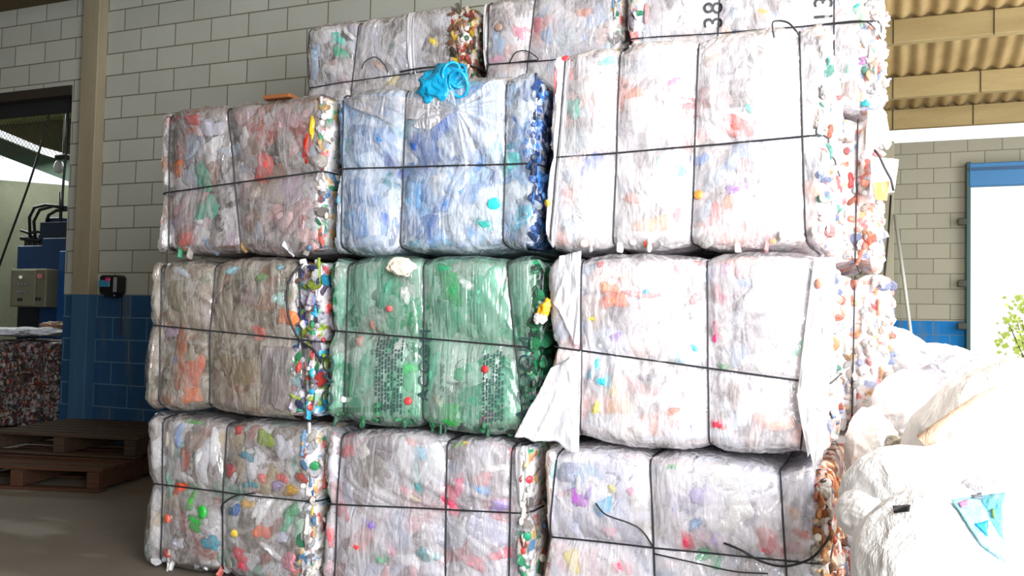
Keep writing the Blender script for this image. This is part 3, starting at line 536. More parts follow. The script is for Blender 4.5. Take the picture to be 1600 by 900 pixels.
b4 = build_bale('g', 'Hazy beige-wrapped bale in the second row up at the left end, rusty orange streak inside', X[0] - .03, X[1], YF, R[1], R[2], .95, [((247, 410), (246, 640)), ((332, 400), (320, 640)), ((462, 405), (470, 530))], [((235, 508), (520, 536))], PG, 4, HAZE, SG, 20, ['b0a898', 'c8c0b4', 'a89c8c', 'd8d4cc', '9c8c80'], .015, .14, (0, 0), endcols=['b8b0c0', 'c8c4cc', '9c94a0', 'd8d4dc', '786c78', '1c2c60', '1a8c50', 'c83028', '18a8d0', '88a020', 'e0e0e4', '50405c', '806050', 'b8b0c0'])
b5 = build_bale('h', 'Bale packed with green bottles under printed green film, middle of the second row up', X[2] - .01, X[3] + .012, YF, R[1], R[2], .95, [((541, 415), (533, 650)), ((660, 410), (658, 660)), ((790, 410), (796, 470))], [((510, 516), (862, 546))], PH, 5, GREENF, SH, 22, ['3c9c78', '60b890', '289068', 'a0c8b8', '88a898'], .035, .03, (0, 0), endcols=DARKG, wr=.003, fringe=46)
b6 = build_bale('i', 'White-wrapped bale second row up at the right, with orange, cyan and hot pink scraps', X[4] + .02, X[5] + .01, YF, R[1], R[2], 1.0, [((907, 400), (904, 700)), ((1103, 400), (1107, 700)), ((1278, 410), (1264, 560))], [((868, 543), (1300, 602))], PW, 6, WHITEF, SI, 18, RC + ['f4e0e4', 'ffffff'], .02, .03, (0, 60), .012, endcols=['f0e8e4', 'ece8ec', 'f4d8cc', 'e08870', 'e8e4f0', 'f0f0f4', 'e0b488', '98a4c8', 'f4f0ec', 'e09090', 'f6f2ee', 'e8d8cc', 'c8c0c0', '78b8a8'])
b7 = build_bale('j', 'Thinly wrapped bale on the floor at the left end, green and yellow bottles showing', X[0] + .0, X[1] + .01, YF, R[0], R[1], .95, [((252, 650), (246, 860)), ((350, 655), (342, 890))], [((238, 757), (520, 790))], PJ, 7, THIN, SJ, 26, ['b0a8a8', 'd0ccd0', '908880', 'a87870', '98b0a0', 'e0e0e4'], .015, .085, (0, 0), fringe=14)
b8 = build_bale('k', 'Grey and lavender bale on the floor, between the two other floor-level bales', X[2], X[3], YF, R[0], R[1], .95, [((530, 670), (520, 895)), ((696, 680), (693, 895)), ((795, 800), (793, 880))], [((510, 788), (832, 804))], PK, 8, CL, SK, 22, ['c0bcc4', 'd8d8e4', 'a89ca0', 'e0b8c0', 'e8e8f0'], .02, .05, (0, 0))
b9 = build_bale('l', 'Lavender-white bale on the floor at the right end, green and purple scraps inside', X[4] + .01, X[5] + .02, YF, R[0], R[1] - .01, 1.0, [((868, 715), (845, 895)), ((1014, 715), (1022, 895)), ((1217, 725), (1228, 895))], [((838, 839), (1300, 885))], PL, 9, WHITEF, SL, 18, RC + ['d0d0e8', 'f0f0fa'], .03, .06, (0, 70), .012, endcols=['b0622c', 'c87c3c', '8c4a24', 'e0b080', 'd8c8b8', 'f0e0d0', 'a03828', '6c4028', 'e8e0d8'])
# second rank, one bale higher
b10 = build_bale('d', 'Greyish bale on top at the left of the highest row, against the block wall', -3.26, -2.12, YB, R[3], R[4], .95, [((480, 45), (474, 140)), ((560, 25), (548, 140))], [((470, 137), (730, 101))], G0 + [('c8ccd8', 3)], 10, CL, SD, 16, RC, .02, .15, (0, 0), endcols=['6c4430', '8c6048', 'b8a898', '40382c', '2c5c40', 'd8d0c8', 'a03828', 'd0b030'], fringe=10)
b11 = build_bale('e', 'White bale in the middle of the raised back rank, pink and light blue patches', -2.08, -1.30, YB, R[3], R[4] + .02, .95, [((763, 0), (760, 100)), ((835, 0), (820, 120))], [((735, 102), (960, 84))], PW + [('c8dcf4', 3), ('f4c0d0', 2)], 11, CL, SE, 12, RC + ['d0e0f4'], .03, .03, (0, 0))
b12 = build_bale('f', 'White bale at the right end of the raised back rank, printed with upturned black numbers', -1.27, -.04, YB, R[3] - .01, R[4] + .03, .95, [((963, 0), (968, 60)), ((1123, 0), (1120, 60)), ((1303, 0), (1303, 170))], [((960, 62), (1380, 30))], PW, 12, WHITEF, SF, 14, RC + ['ffffff'], .09, .10, (0, 60), .012, endcols=['f0e8e4', 'ece8ec', 'f4d8cc', 'e08870', 'e8e4f0', 'f0f0f4', 'e0b488', '98a4c8', 'f4f0ec', 'e09090', 'f6f2ee', 'e8d8cc', 'c8c0c0', '78b8a8'])
bot = ['Back rank bale at floor level, right end, showing its raw bottle face', 'Back rank bale second from the floor, right end, raw bottles and red caps', 'Back rank bale third from the floor, right end, brownish raw edge with a white flap']
BMS = []
for k in range(3):
    SR = ['1346 760 14 20 f0e0d8', '1335 728 13 13 e03048 c;1310 672 18 10 1888e0;1310 646 20 12 50d0e8;1298 618 16 12 c8e020;1296 570 16 12 e85048', '1330 280 12 24 e03030 ;1352 255 14 16 f07060;1345 230 16 50 f4f0f0;1360 285 20 12 f0b8a0;1360 375 16 16 e06048;1330 330 20 30 fbeee8'][k]
    BMS.append(build_bale('m', bot[k], -1.15, [.06, .0, -.045][k], YB, R[k], R[k + 1], .95, [((1340, 200), (1336, 400))] if k else [], [], PW + [('e8b8a0', 2), ('c88878', 1)], 20 + k, WHITEF, SR, 6, RC, .02, .30, (0, 60), .012, endcols=['f0e8e4', 'e8ece8', 'f4d8cc', 'e08870', 'e8e4f0', 'f0f0f4', 'e0b488', '98a4c8', 'f4f0ec', 'dc8080', 'f6f2ee', 'e8d8cc']))
# ------------------------------------------------------------------ left side: press room, pallets, wall box
area('daylight_from_roof_slot', (-10.2, 8.0, 3.5), (.1, -.55, -1), 3, .6, 60, (.93, 1, .93))
def pbox(mb, x0, y0, x1, y1, Y, dep, zfloor=None, bev=.01):
    a, b = on_y(x0, y0, Y), on_y(x1, y1, Y); z1 = b.z if zfloor is None else zfloor
    return mb.span((min(a.x, b.x), Y, z1), (max(a.x, b.x), Y + dep, a.z), bev=bev)
PB = plain('123e74', .45, 0, .25, .2); PBd = plain('0d2747', .5, 0, .25)
base = on_y(60, 640, 7.7); pm = thing('baling_press', 'Blue hydraulic baling press beyond the doorway, black hoses arching over its top', 'machine', (base.x, 7.7, 0))
def pp(name, mb, mat, smooth=False):
    for i, v in enumerate(mb.v): mb.v[i] = (v[0] - pm.location.x, v[1] - pm.location.y, v[2])
    return mb.build(name, mat, pm, smooth)
pp('press_body', pbox(pbox(MB(), 66, 372, 104, 640, 7.7, .6, 0), 25, 520, 66, 640, 7.85, .4, 0), PB)
pp('crosshead', pbox(MB(), 27, 384, 70, 420, 7.72, .45), PB)
pp('side_rail', pbox(MB(), 92, 392, 99, 640, 7.66, .05, 0), plain('1c64b0', .4))
pp('lower_chamber', pbox(MB(), 27, 478, 66, 560, 7.8, .3), plain('0e1420', .7))  # dark block put in for the shade of the press opening
pp('hydraulic_tank', pbox(pbox(MB(), 62, 347, 108, 374, 7.75, .4), 70, 340, 92, 350, 7.8, .2), PBd)
mb = MB()
for x in (38, 46, 54, 60): pbox(mb, x, 366 + x % 5, x + 5, 386, 7.8, .06, bev=.005)
mb.tube([on_y(34, 372, 7.8), on_y(64, 376, 7.8)], .03, 8); pp('valve_block', mb, plain('23262b', .4, .4))
for pts in ([(47, 370), (46, 340), (54, 324), (72, 320), (104, 324)], [(55, 372), (53, 346), (62, 328), (84, 322), (104, 327)], [(72, 350), (76, 336), (88, 329), (104, 328)], [(33, 360), (45, 364), (60, 362), (75, 366)], [(94, 300), (95, 330), (94, 375)]):
    pp('hydraulic_hose', MB().tube([on_y(x, y, 7.78) for x, y in pts], .019, 8), BLACK, True)
cbx = pp('control_cabinet', pbox(MB(), 17, 420, 70, 480, 7.5, .22), plain('7d7a68', .5)); cbx['label'] = 'grey steel control cabinet with buttons'
def cc(name, mb, mat):
    for i, v in enumerate(mb.v): mb.v[i] = (v[0] - pm.location.x, v[1] - pm.location.y, v[2])
    return mb.build(name, mat, cbx)
cc('cabinet_door', pbox(MB(), 20, 422, 53, 478, 7.48, .02, bev=.004), plain('86836f', .5))
cc('indicator_lamp', MB().tube([on_y(32, 433, 7.47), on_y(32, 433, 7.44)], .02, 12), plain('f4f6ee', .3)); cc('emergency_button', MB().tube([on_y(62, 431, 7.48), on_y(62, 431, 7.43)], .03, 12), plain('a83c20', .4))
for x, y in ((29, 444), (34, 444), (39, 444), (28, 456), (33, 456), (38, 456)): cc('push_button', MB().tube([on_y(x, y, 7.47), on_y(x, y, 7.45)], .014, 10), plain('2c3040', .4))
for x, y in ((31, 468), (59, 467)): cc('rotary_switch', MB().box(on_y(x, y, 7.47), (.06, .03, .035), bev=.006), BLACK)
build_bale('r', 'Unwrapped rusty red and dark bale standing on the floor just inside the press room doorway', -8.95, -7.73, 6.55, 0, .93, .9, [((20, 520), (18, 680)), ((60, 520), (60, 680))], [], [('5a2418', 5), ('2c2420', 6), ('7c3a20', 3), ('4a4644', 4), ('24403c', 2), ('8c8884', 1), ('6c2430', 2), ('1c2438', 2), ('b8b0a8', 1)], 31, CL, '', 0, RC, .02, .02, (0, 0), .03, .011, None, group='bales in the press room', freq=(26, 22, 34), wrap=False)
def early_crumple(*a, **k): return crumple(*a, **k)
# pallets
WD = wood('grey_pallet_wood', '342820', '4c3c2e'); WD2 = wood('brown_pallet_wood', '38241a', '523626')
def pallet(loc, rz, label, mat, w=1.15, d=1.0):
    root = thing('wooden_pallet', label, 'pallet', loc, (0, 0, rz), 'wooden pallets on the floor')
    for k in range(7): MB().box((-w / 2, (k + .5) * d / 7, .145), (w, .095, .02), bev=.003).build('deck_board', mat, root)
    for x in (-w + .05, -w / 2, -.05): MB().box((x, d / 2, .08), (.09, d, .11), bev=.004).build('stringer', mat, root)
    for k in range(3): MB().box((-w / 2, [.05, d / 2, d - .05][k], .0125), (w, .09, .02), bev=.003).build('bottom_board', mat, root)
    return root
c0 = on_z(155, 771)
pallet((c0.x, c0.y, 0), .30, 'Weathered pallet lying flat on the floor left of the bales, underneath the tilted one', WD2, 1.2)
p2 = pallet((c0.x - .12, c0.y + .42, .158), .22, 'Greyer pallet resting on top of the lower one, set back towards the blue wall', WD, 1.25)
# wall-mounted box
bx = on_y(172, 445, 5.9); mt = thing('wall_meter', 'Small black box with a teal and pink display on the block wall', 'meter', (bx.x, 6.0, bx.z))
MB().box((0, -.07, 0), (.2, .14, .17), bev=.02).build('housing', plain('101114', .35), mt); MB().box((.0, -.06, -.09), (.13, .1, .04), bev=.01).build('lower_lip', plain('0c0d10', .4), mt)
MB().box((-.025, -.143, .01), (.13, .006, .06), bev=.003).build('teal_display', plain('3a86a8', .3), mt); MB().box((.02, -.147, .045), (.055, .006, .03), bev=.003).build('pink_sticker', plain('e02c80', .3), mt)
MB().tube([(.04, -.02, -.1), (.045, -.015, -.2), (.045, -.012, -.45)], .008, 6).build('power_lead', plain('16181c', .5), mt)
for x0, y0, x1, y1, Y, nm, lb in ((86, 140, -6, 440, 6.35, 'black_cable', 'Long black cable slanting down across the press room doorway'), (103, 120, 101, 330, 6.19, 'vertical_cable', 'Short dark cable dropping beside the doorway jamb, above the hoses')):
    a_, b_ = on_y(x0, y0, Y), on_y(x1, y1, Y); tag(MB().tube([a_.lerp(b_, t) + Vector((.03 * math.sin(t * 5), 0, -.05 * math.sin(t * 3.14))) for t in np.linspace(0, 1, 12)], .011, 6).build(nm, BLACK, None, True), lb, 'cable')
lp = thing('lamp', 'White bulb lamp hanging under a dark bracket in the press room', 'lamp', on_y(92, 262, 7.6))
MB().lathe([(.02, .09), (.045, .06), (.06, .0), (.045, -.05), (.01, -.07)], 16).build('bulb', plain('f2f6f4', .3), lp, True); MB().box((.06, 0, .12), (.2, .08, .06), bev=.01).build('bracket', plain('2c3832', .6), lp)
MB().tube([(.06, 0, .14), (.06, 0, 1.95)], .01).build('lamp_cord', BLACK, lp)
mb = MB(); x0, x1, z0, z1 = -8.6, -7.06, 2.72, 3.28
for k in range(-14, 40):
    for sgn in (-1, 1):
        a_ = x0 + k * .05; pts = []
        for t in np.linspace(0, 1, 2): pts.append((a_ + sgn * t * (z1 - z0) * 1.0, 6.12, z0 + t * (z1 - z0)))
        if all(x0 <= p[0] <= x1 for p in pts): mb.tube(pts, .0022, 4)
wm = thing('wire_mesh_panel', 'Fine diamond wire mesh panel across the top of the press room doorway', 'mesh', (0, 0, 0)); mb.build('wire_mesh', plain('55523f', .6, .4), wm)
MB().box(((x0 + x1) / 2, 6.12, z1), (x1 - x0, .03, .03)).build('top_rail', plain('26241d', .6), wm); MB().box(((x0 + x1) / 2, 6.12, 3.18), (x1 - x0, .05, .12)).build('roller_blind', plain('1a1a1c', .7), wm)

# ------------------------------------------------------------------ loose film, wires and print on the bales
def on_bale(rb, px, py, off=.018):
    root, b = rb; p = on_y(px, py, root.location.y); q, n = b.place(np.array([[p.x - root.location.x, 0, p.z - root.location.z]]), off); return Vector(q[0])
def loose_wire(rb, pts, off=.024, r=.0032):
    P_ = [on_bale(rb, x, y, off + (.02 if 0 < i < len(pts) - 1 else 0)) for i, (x, y) in enumerate(pts)]; out = []
    for i in range(len(P_) - 1):
        p0, p1, p2, p3 = P_[max(i - 1, 0)], P_[i], P_[i + 1], P_[min(i + 2, len(P_) - 1)]
        for t in np.linspace(0, 1, 7)[:-1]: out.append(.5 * ((2 * p1) + (p2 - p0) * t + (2 * p0 - 5 * p1 + 4 * p2 - p3) * t * t + (3 * p1 - p0 - 3 * p2 + p3) * t ** 3))
    MB().tube(out + [P_[-1]], r, 6).build('loose_wire', WIRE, rb[0], True)
loose_wire(b10, [(566, 108), (576, 98), (592, 92), (605, 104), (606, 112)], r=.003)
loose_wire(b10, [(625, 112), (650, 109), (680, 106), (715, 104)], r=.005)
loose_wire(b11, [(795, 97), (808, 84), (822, 80), (834, 86), (841, 93), (825, 95), (795, 98)])
loose_wire(b3, [(1211, 62), (1208, 46), (1216, 36), (1232, 40), (1246, 54), (1250, 60)], .03)
loose_wire(b9, [(932, 786), (950, 802), (985, 815), (1005, 828), (1020, 856)])
loose_wire(b9, [(1132, 848), (1160, 858), (1190, 876), (1225, 884), (1262, 874), (1280, 856), (1298, 838)], r=.0045)
loose_wire(b9, [(1022, 866), (1090, 878), (1150, 890), (1200, 896)], r=.003)
loose_wire(b7, [(346, 806), (352, 788), (372, 774), (400, 770)], r=.004)
loose_wire(b4, [(470, 408), (456, 440), (456, 490), (470, 530), (492, 548), (505, 568)], r=.0055)
loose_wire(b12, [(1250, 40), (1300, 37), (1345, 34), (1362, 44), (1376, 62)], .024, .0028)
def flap(rb, quad, dy, film, seed, name='loose_film_flap', n=34, amp=.008, Y=None, hug=False):
    """a hanging tongue of film spanned by four photo corners TL TR BR BL, each dy in front of the bale face"""
    root = rb[0]; y0 = Y if Y is not None else root.location.y; C_ = [on_y(x, y, y0 - d_) - root.location for (x, y), d_ in zip(quad, dy)]; V = []
    for j in range(n):
        for i in range(n):
            u, v = i / (n - 1), j / (n - 1); p = (C_[0] * (1 - u) + C_[1] * u) * (1 - v) + (C_[3] * (1 - u) + C_[2] * u) * v; V.append(p)
    V = np.array([tuple(p) for p in V]); U = np.array([(i / (n - 1), j / (n - 1)) for j in range(n) for i in range(n)])
    f = vnoise(np.stack([U[:, 0] * 4 + U[:, 1] * 1.2, U[:, 1] * 1.3, U[:, 0] * 0 + seed], 1), seed); f2 = fbm(np.stack([U[:, 0] * 5, U[:, 1] * 5, U[:, 0] * 0], 1), seed + 2)
    if hug: q, _n = rb[1].place(np.stack([np.clip(V[:, 0], .01, rb[1].L - .01), V[:, 0] * 0, np.clip(V[:, 2], .01, rb[1].H - .01)], 1), .02); V = q.copy()
    V[:, 1] -= amp * (1 - 2 * np.abs(f)) + amp * .7 * f2
    edge = (np.sin(U[:, 0] * 9 + seed) * .012 + .02 * vnoise(np.stack([U[:, 0] * 6, U[:, 0] * 0, U[:, 0] * 0 + seed], 1), seed)) * U[:, 1] ** 2; V[:, 2] += edge
    Fc = [(j * n + i, (j + 1) * n + i, (j + 1) * n + i + 1, j * n + i + 1) for j in range(n - 1) for i in range(n - 1)]
    o = link(name, mesh_np(name, V, Fc), film, root); md = o.modifiers.new('thickness', 'SOLIDIFY'); md.thickness = .0015; return o
THICK = film_material('doubled_film', 'f4f4fa', .55, .95, rot=(0, .4, 0)); THW = film_material('white_doubled_film', 'ffffff', .7, .98, rot=(0, .1, 0))
flap(b6, [(862, 575), (908, 548), (906, 704), (803, 684)], [.02, .01, .02, .05], THICK, 3, amp=.01)
flap(b6, [(875, 400), (908, 392), (905, 548), (862, 470)], [.0, .01, .01, .0], THICK, 4, amp=.007)
flap(b6, [(1272, 402), (1306, 402), (1294, 640), (1244, 620)], [.02, .02, .04, .02], THW, 5, amp=.004)
flap(b6, [(1244, 615), (1296, 630), (1284, 730), (1262, 718)], [.03, .04, .05, .04], THW, 6, amp=.004)
flap(b3, [(872, 84), (888, 84), (866, 385), (846, 385)], [.01, .01, .02, .01], THICK, 7, amp=.003, name='film_strap', hug=True)
flap(b11, [(740, 0), (756, 0), (754, 100), (738, 102)], [.02, .02, .02, .02], THICK, 8, amp=.002, name='film_strap', hug=True)
flap(b10, [(636, 12), (646, 10), (646, 112), (636, 114)], [.02, .02, .02, .02], THICK, 9, amp=.002, name='film_strap', hug=True)
flap(b4, [(415, 540), (488, 545), (455, 640), (402, 636)], [.0, .0, .02, .03], CLD, 10, amp=.005, hug=True)
flap(b8, [(800, 690), (826, 692), (828, 790), (808, 795)], [.01, .0, .0, .01], THICK, 13, amp=.003, hug=True)
flap(b2, [(520, 152), (640, 150), (712, 172), (600, 196)], [0, 0, 0, 0], CL, 14, amp=.004, hug=True)
# the gathered knot of film on the blue bale, its folds fanning out
def fan(rb, px, py, R_, a0, a1, seed, film):
    root = rb[0]; c = on_bale(rb, px, py, .05); N, K = 70, 16; V = []
    for k in range(K):
        r = .012 + (R_ - .012) * k / (K - 1)
        for i in range(N):
            a = a0 + (a1 - a0) * i / (N - 1); rr = r * (1 + .14 * math.sin(i * .37 + seed)); x = c.x + rr * math.cos(a); z = c.z + rr * math.sin(a); x = min(max(x, .01), rb[1].L - .01)
            q, n_ = rb[1].place(np.array([[x, 0, min(z, rb[1].H - .012)]]), .016); fold = abs(math.sin(i * .3 + seed + 1.3 * math.sin(i * .13)))
            V.append((x, q[0][1] - .045 * math.exp(-r / .06) - .009 * fold * min(1, r / .05) * (1 - .8 * k / K), z if z < rb[1].H - .012 else q[0][2]))
    Fc = [(k * N + i, k * N + i + 1, (k + 1) * N + i + 1, (k + 1) * N + i) for k in range(K - 1) for i in range(N - 1)]
    link('gathered_film', mesh_np('gathered_film', V, Fc), film, root)
fan(b2, 722, 174, .26, -1.5, .75, 2, film_material('gathered_film_sheen', 'e0e8f4', .15, .7, rot=(0, .8, 0)))
fan(b2, 722, 174, .2, 1.9, 3.6, 5, THICK)
# print
INK = plain('1d2226', .5); INKG = plain('2f4a4c', .5)
def print_text(rb, txt, px, py, size, mat, rot=math.pi / 2, off=.03, squash=1):
    cu = bpy.data.curves.new('printed_text', 'FONT'); cu.body = txt; cu.size = size; cu.align_x = 'CENTER'; cu.align_y = 'CENTER'; cu.extrude = .0006; cu.space_character = 1.1
    o = bpy.data.objects.new('printed_lettering', cu); COL.objects.link(o); o.parent = rb[0]; cu.materials.append(mat); o.location = on_bale(rb, px, py, off); o.rotation_euler = (math.pi / 2, -rot, 0); o.scale = (1, squash, 1)
    dg = bpy.context.evaluated_depsgraph_get(); m = bpy.data.meshes.new_from_object(o.evaluated_get(dg)); mw = o.matrix_basis.copy(); nm = o.name; COL.objects.unlink(o); bpy.data.objects.remove(o)
    m.transform(mw); V = np.array([tuple(v.co) for v in m.vertices]); P0 = V.copy(); P0[:, 1] = 0; q, n_ = rb[1].place(P0, .021); V[:, 1] = q[:, 1] + (V[:, 1] - V[:, 1].mean()); m.vertices.foreach_set('co', V.ravel()); m.update()
    m.materials.clear(); return link('printed_lettering', m, mat, rb[0])
print_text(b12, '38', 1115, 22, .13, INK); print_text(b12, '13', 1288, 14, .12, INK)
print_text(b5, 'OVO', 513, 596, .1, INKG); print_text(b5, 'ACOOM', 662, 570, .075, INKG); print_text(b5, 'ACOOM', 819, 592, .085, INKG)
def print_lines(rb, x0, x1, y0, y1, cols, seed, mat):
    r_ = random.Random(seed); mb = MB(); root = rb[0]
    for c in range(cols):
        px = x0 + (x1 - x0) * c / (cols - 1); py = y0 + r_.uniform(0, 10)
        while py < y1:
            ln = r_.uniform(2, 9); w = (x1 - x0) / cols * .26
            qs = [on_bale(rb, px + dx, py + dy, .021) for dx, dy in ((-w, 0), (w, 0), (w, ln), (-w, ln))]
            if r_.random() < .85: mb.add(qs + [q + Vector((0, -.0006, 0)) for q in qs], [(4, 7, 6, 5), (0, 1, 2, 3), (0, 4, 5, 1), (1, 5, 6, 2), (2, 6, 7, 3), (3, 7, 4, 0)])
            py += ln + r_.uniform(1, 3)
    mb.build('printed_lines', mat, root)
print_lines(b5, 590, 628, 524, 640, 9, 1, INKG); print_lines(b5, 758, 786, 545, 655, 7, 2, INKG); print_lines(b5, 690, 695, 565, 620, 3, 3, INKG); 

# ------------------------------------------------------------------ things lying on the bales
def crumple(c, rad, seed, mat, name, rot=(0, 0, 0), sub=5, amp=.28, freq=1.5, parent=None):
    import bmesh
    bm = bmesh.new(); bmesh.ops.create_icosphere(bm, subdivisions=sub, radius=1); V = np.array([tuple(v.co) for v in bm.verts]); Fc = [[v.index for v in f.verts] for f in bm.faces]; bm.free()
    w = V + .35 * np.stack([fbm(V * 1.2 + 3 * k, seed + k, 2) for k in range(3)], 1)
    d = amp * (1 - 2 * np.abs(vnoise(w * freq + seed, seed))) + amp * .5 * (1 - 2 * np.abs(vnoise(w * freq * 2.3 + 4, seed + 1))) + amp * .22 * (1 - 2 * np.abs(vnoise(w * freq * 5 + 9, seed + 2)))
    V = V * (.85 + d[:, None]) * np.array(rad); Rm = np.array(Euler(rot).to_matrix()); V = V @ Rm.T
    o = link(name, mesh_np(name, V, Fc), mat, parent); o.location = c; return o
def film_solid(name, c, rough=.3):
    t = NT(name); v = t.coords(); n = t.noise(v, 7, 5, .6, .8); n2 = t.noise(t.coords((1, 1, .3)), 18, 4, .6, .5); b = hx(c)
    return t.surf(t.pbr(t.mix(n, tuple(x * .85 for x in b), b), rough, t.bump(t.math('ADD', n, t.math('MULTIPLY', n2, .5)), .7, .03), Specular_IOR_Level=.5))
CY = film_solid('cyan_bag_film', '0a9ccc', .22)
bg_ = crumple(on_y(693, 140, 3.33), (.115, .07, .10), 5, CY, 'carrier_bag', (0, .3, 0), amp=.2)
tag(bg_, 'Crumpled bright cyan plastic bag with looped handles poking out on top of the blue bale', 'bag')
mb = MB()
for k, (dx, dz, rr, tl) in enumerate(((.075, .045, .05, .3), (.09, .03, .04, -.4), (.06, .055, .038, .9), (.1, .0, .05, -.1))):
    mb.tube([(dx + rr * math.cos(a) * .8, -.03 + .02 * math.sin(a + k) - .01 * k, dz + rr * math.sin(a) + tl * rr * math.cos(a) * .4) for a in np.linspace(0, 6.28, 24)[:-1]], .007, 7, True)
mb.build('looped_handle', CY, bg_, True)
def scrap_thing(px, py, Y, rad, seed, c, label, cat='scrap', name='loose_scrap', rot=(0, 0, 0)):
    return tag(crumple(on_y(px, py, Y), rad, seed, film_solid('scrap_' + c, c), name, rot, 4), label, cat)
scrap_thing(627, 417, 3.27, (.062, .016, .036), 8, 'f4ead8', 'Crumpled cream paper scrap caught between the blue bale and the green bale', name='paper_scrap')
ys_ = scrap_thing(850, 486, 3.28, (.022, .02, .045), 18, 'f0a818', 'Yellow and white crushed piece wedged between the green bale and the white bale', name='yellow_scrap', rot=(0, .3, 0))
scrap_thing(486, 218, 3.32, (.028, .03, .10), 9, 'c8321c', 'Bright red and orange wrapper squeezed beside the top left bale', name='red_wrapper', rot=(0, .15, 0))
scrap_thing(488, 200, 3.29, (.012, .01, .05), 10, 'f0c020', 'Small yellow strip lying over the red wrapper', name='yellow_strip')
tag(MB().box(on_y(452, 158, 3.42), (.15, .2, .018), bev=.004).build('brown_board', wood('brown_board_wood', '7a4a28', '96603a')), 'Thin brown board lying on top of the left bale, beside the block wall', 'board')
BM3 = BMS[2]
flap(BM3, [(1355, 172), (1384, 176), (1393, 218), (1352, 246)], [.03, .05, .06, .03], film_solid('white_flap', 'fbf8f6', .35), 41, amp=.012)
hb = thing('hanging_bag', 'White bag hanging from the right edge of the stack, with orange print at its bottom', 'bag', on_y(1383, 242, 4.3))
# ------------------------------------------------------------------ heap of white film at the right
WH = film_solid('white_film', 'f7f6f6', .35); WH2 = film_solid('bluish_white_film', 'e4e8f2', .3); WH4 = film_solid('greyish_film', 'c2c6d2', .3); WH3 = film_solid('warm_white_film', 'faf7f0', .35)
ys = [1.5, 2.1, 2.8, 3.6, 4.5, 5.5, 6.5, 8, 9, 10]; zs = [0, .18, .42, .6, .76, .92, 1.03, 1.0, .5, 0]
nx, ny = 150, 200; gx, gy = np.meshgrid(np.linspace(.1, 4.2, nx), np.linspace(1.5, 10, ny), indexing='ij'); gx = gx.ravel(); gy = gy.ravel()
hh = .86 * np.interp(gy, ys, zs) * np.clip((gx - .1) / .35, 0, 1) ** .6 * np.clip((4.2 - gx) / .8, 0, 1)
Pn = np.stack([gx, gy, gx * 0], 1); hh = hh * (1 + .16 * fbm(Pn * 1.5, 4, 2)) + (hh > .01) * .07 * (1 - 2 * np.abs(fbm(Pn * 4, 9, 3))) - .01
V = np.stack([gx, gy, hh], 1); Fc = [(i * ny + j, (i + 1) * ny + j, (i + 1) * ny + j + 1, i * ny + j + 1) for i in range(nx - 1) for j in range(ny - 1)]
hp = link('film_heap', mesh_np('film_heap', V, Fc), WH2, kind='stuff'); tag(hp, 'Loose mound of crumpled white film waste spreading over the floor right of the bales', 'waste heap')
SK_ = [  # px, py, Y, radii, rotation, film, label
    (1490, 900, 2.25, (.24, .22, .22), (0, .35, .2), WH, 'Large blown-out white sack nearest the camera, foot of the heap'),
    (1385, 812, 2.7, (.16, .15, .09), (0, .15, .2), WH, 'Flattened white sack pressed against the brown raw end of the lowest right bale'),
    (1470, 800, 2.75, (.30, .22, .20), (0, .2, -.3), WH, 'White sack with a black label, in the middle of the foreground heap'),
    (1580, 700, 3.1, (.38, .3, .28), (0, -.5, .2), WH3, 'Biggest cream-white sack rising at the right edge of the picture'),
    (1595, 870, 2.3, (.22, .2, .22), (0, .2, .9), WH2, 'White sack at the bottom right corner beside the pale cyan bag'),
    (1422, 632, 4.1, (.15, .25, .15), (0, .2, .1), WH, 'White sack standing behind the grey gap, right of the stack'),
    (1362, 705, 3.7, (.10, .13, .17), (0, 0, 0), WH3, 'Narrow upright white bundle leaning on the right end of the stack'),
    (1432, 572, 5.8, (.22, .3, .14), (0, .3, 0), WH, 'White sack near the top of the heap, left of the grey folded sheet'),
    (1395, 540, 5.8, (.24, .3, .13), (0, .35, 0), WH2, 'White sack at the top left crest of the heap, below the blue wall'),
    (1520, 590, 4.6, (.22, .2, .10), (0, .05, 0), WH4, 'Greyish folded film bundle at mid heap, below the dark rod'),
    (1480, 570, 6.0, (.30, .3, .12), (0, .2, 0), WH2, 'Low bluish-white bundle on the crest, below the leaning pole'),
    (1570, 590, 5.6, (.32, .3, .13), (0, .1, 0), WH, 'White bundle on the crest in front of the open door'),
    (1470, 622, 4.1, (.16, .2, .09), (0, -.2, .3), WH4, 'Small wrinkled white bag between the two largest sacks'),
    (1410, 722, 3.3, (.085, .1, .10), (0, 0, 0), film_solid('grey_beige_film', 'b4ae9e'), 'Grey-beige sack in the shaded gap between the white bundle and the big sack')]  # sack-shaped filler, the gap's grey shade put into its colour
SO = []
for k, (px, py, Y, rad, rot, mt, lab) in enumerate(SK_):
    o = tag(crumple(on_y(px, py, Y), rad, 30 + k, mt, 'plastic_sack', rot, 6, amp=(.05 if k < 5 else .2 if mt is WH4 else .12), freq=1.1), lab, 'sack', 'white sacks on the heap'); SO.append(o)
def strip(pts, w, Y, mat, name, label, cat, th=.004):
    c = [on_y(x, y, Y_) for (x, y, Y_) in pts]
    mb = MB().tube(c, w, 8); return tag(mb.build(name, mat, None, True), label, cat)
strip([(1372, 516, 5.6), (1395, 531, 5.6), (1420, 544, 5.6), (1447, 551, 5.6)], .016, 0, plain('a39a98', .6), 'bent_tube', 'Bent grey tube lying on the left crest of the heap', 'tube')
strip([(1468, 563, 5.2), (1515, 574, 5.2), (1565, 584, 5.2)], .013, 0, plain('6a5a54', .6), 'rod', 'Thin dark rod lying across the crest in front of the open door', 'rod')
cb_ = strip([(1440, 690, 2.78), (1490, 655, 2.78), (1530, 628, 2.78), (1575, 606, 2.78)], .022, 0, film_solid('tan_film', 'e8c4a8'), 'tan_film_roll', 'Rolled tan film edge lying over the biggest cream-white sack', 'film')
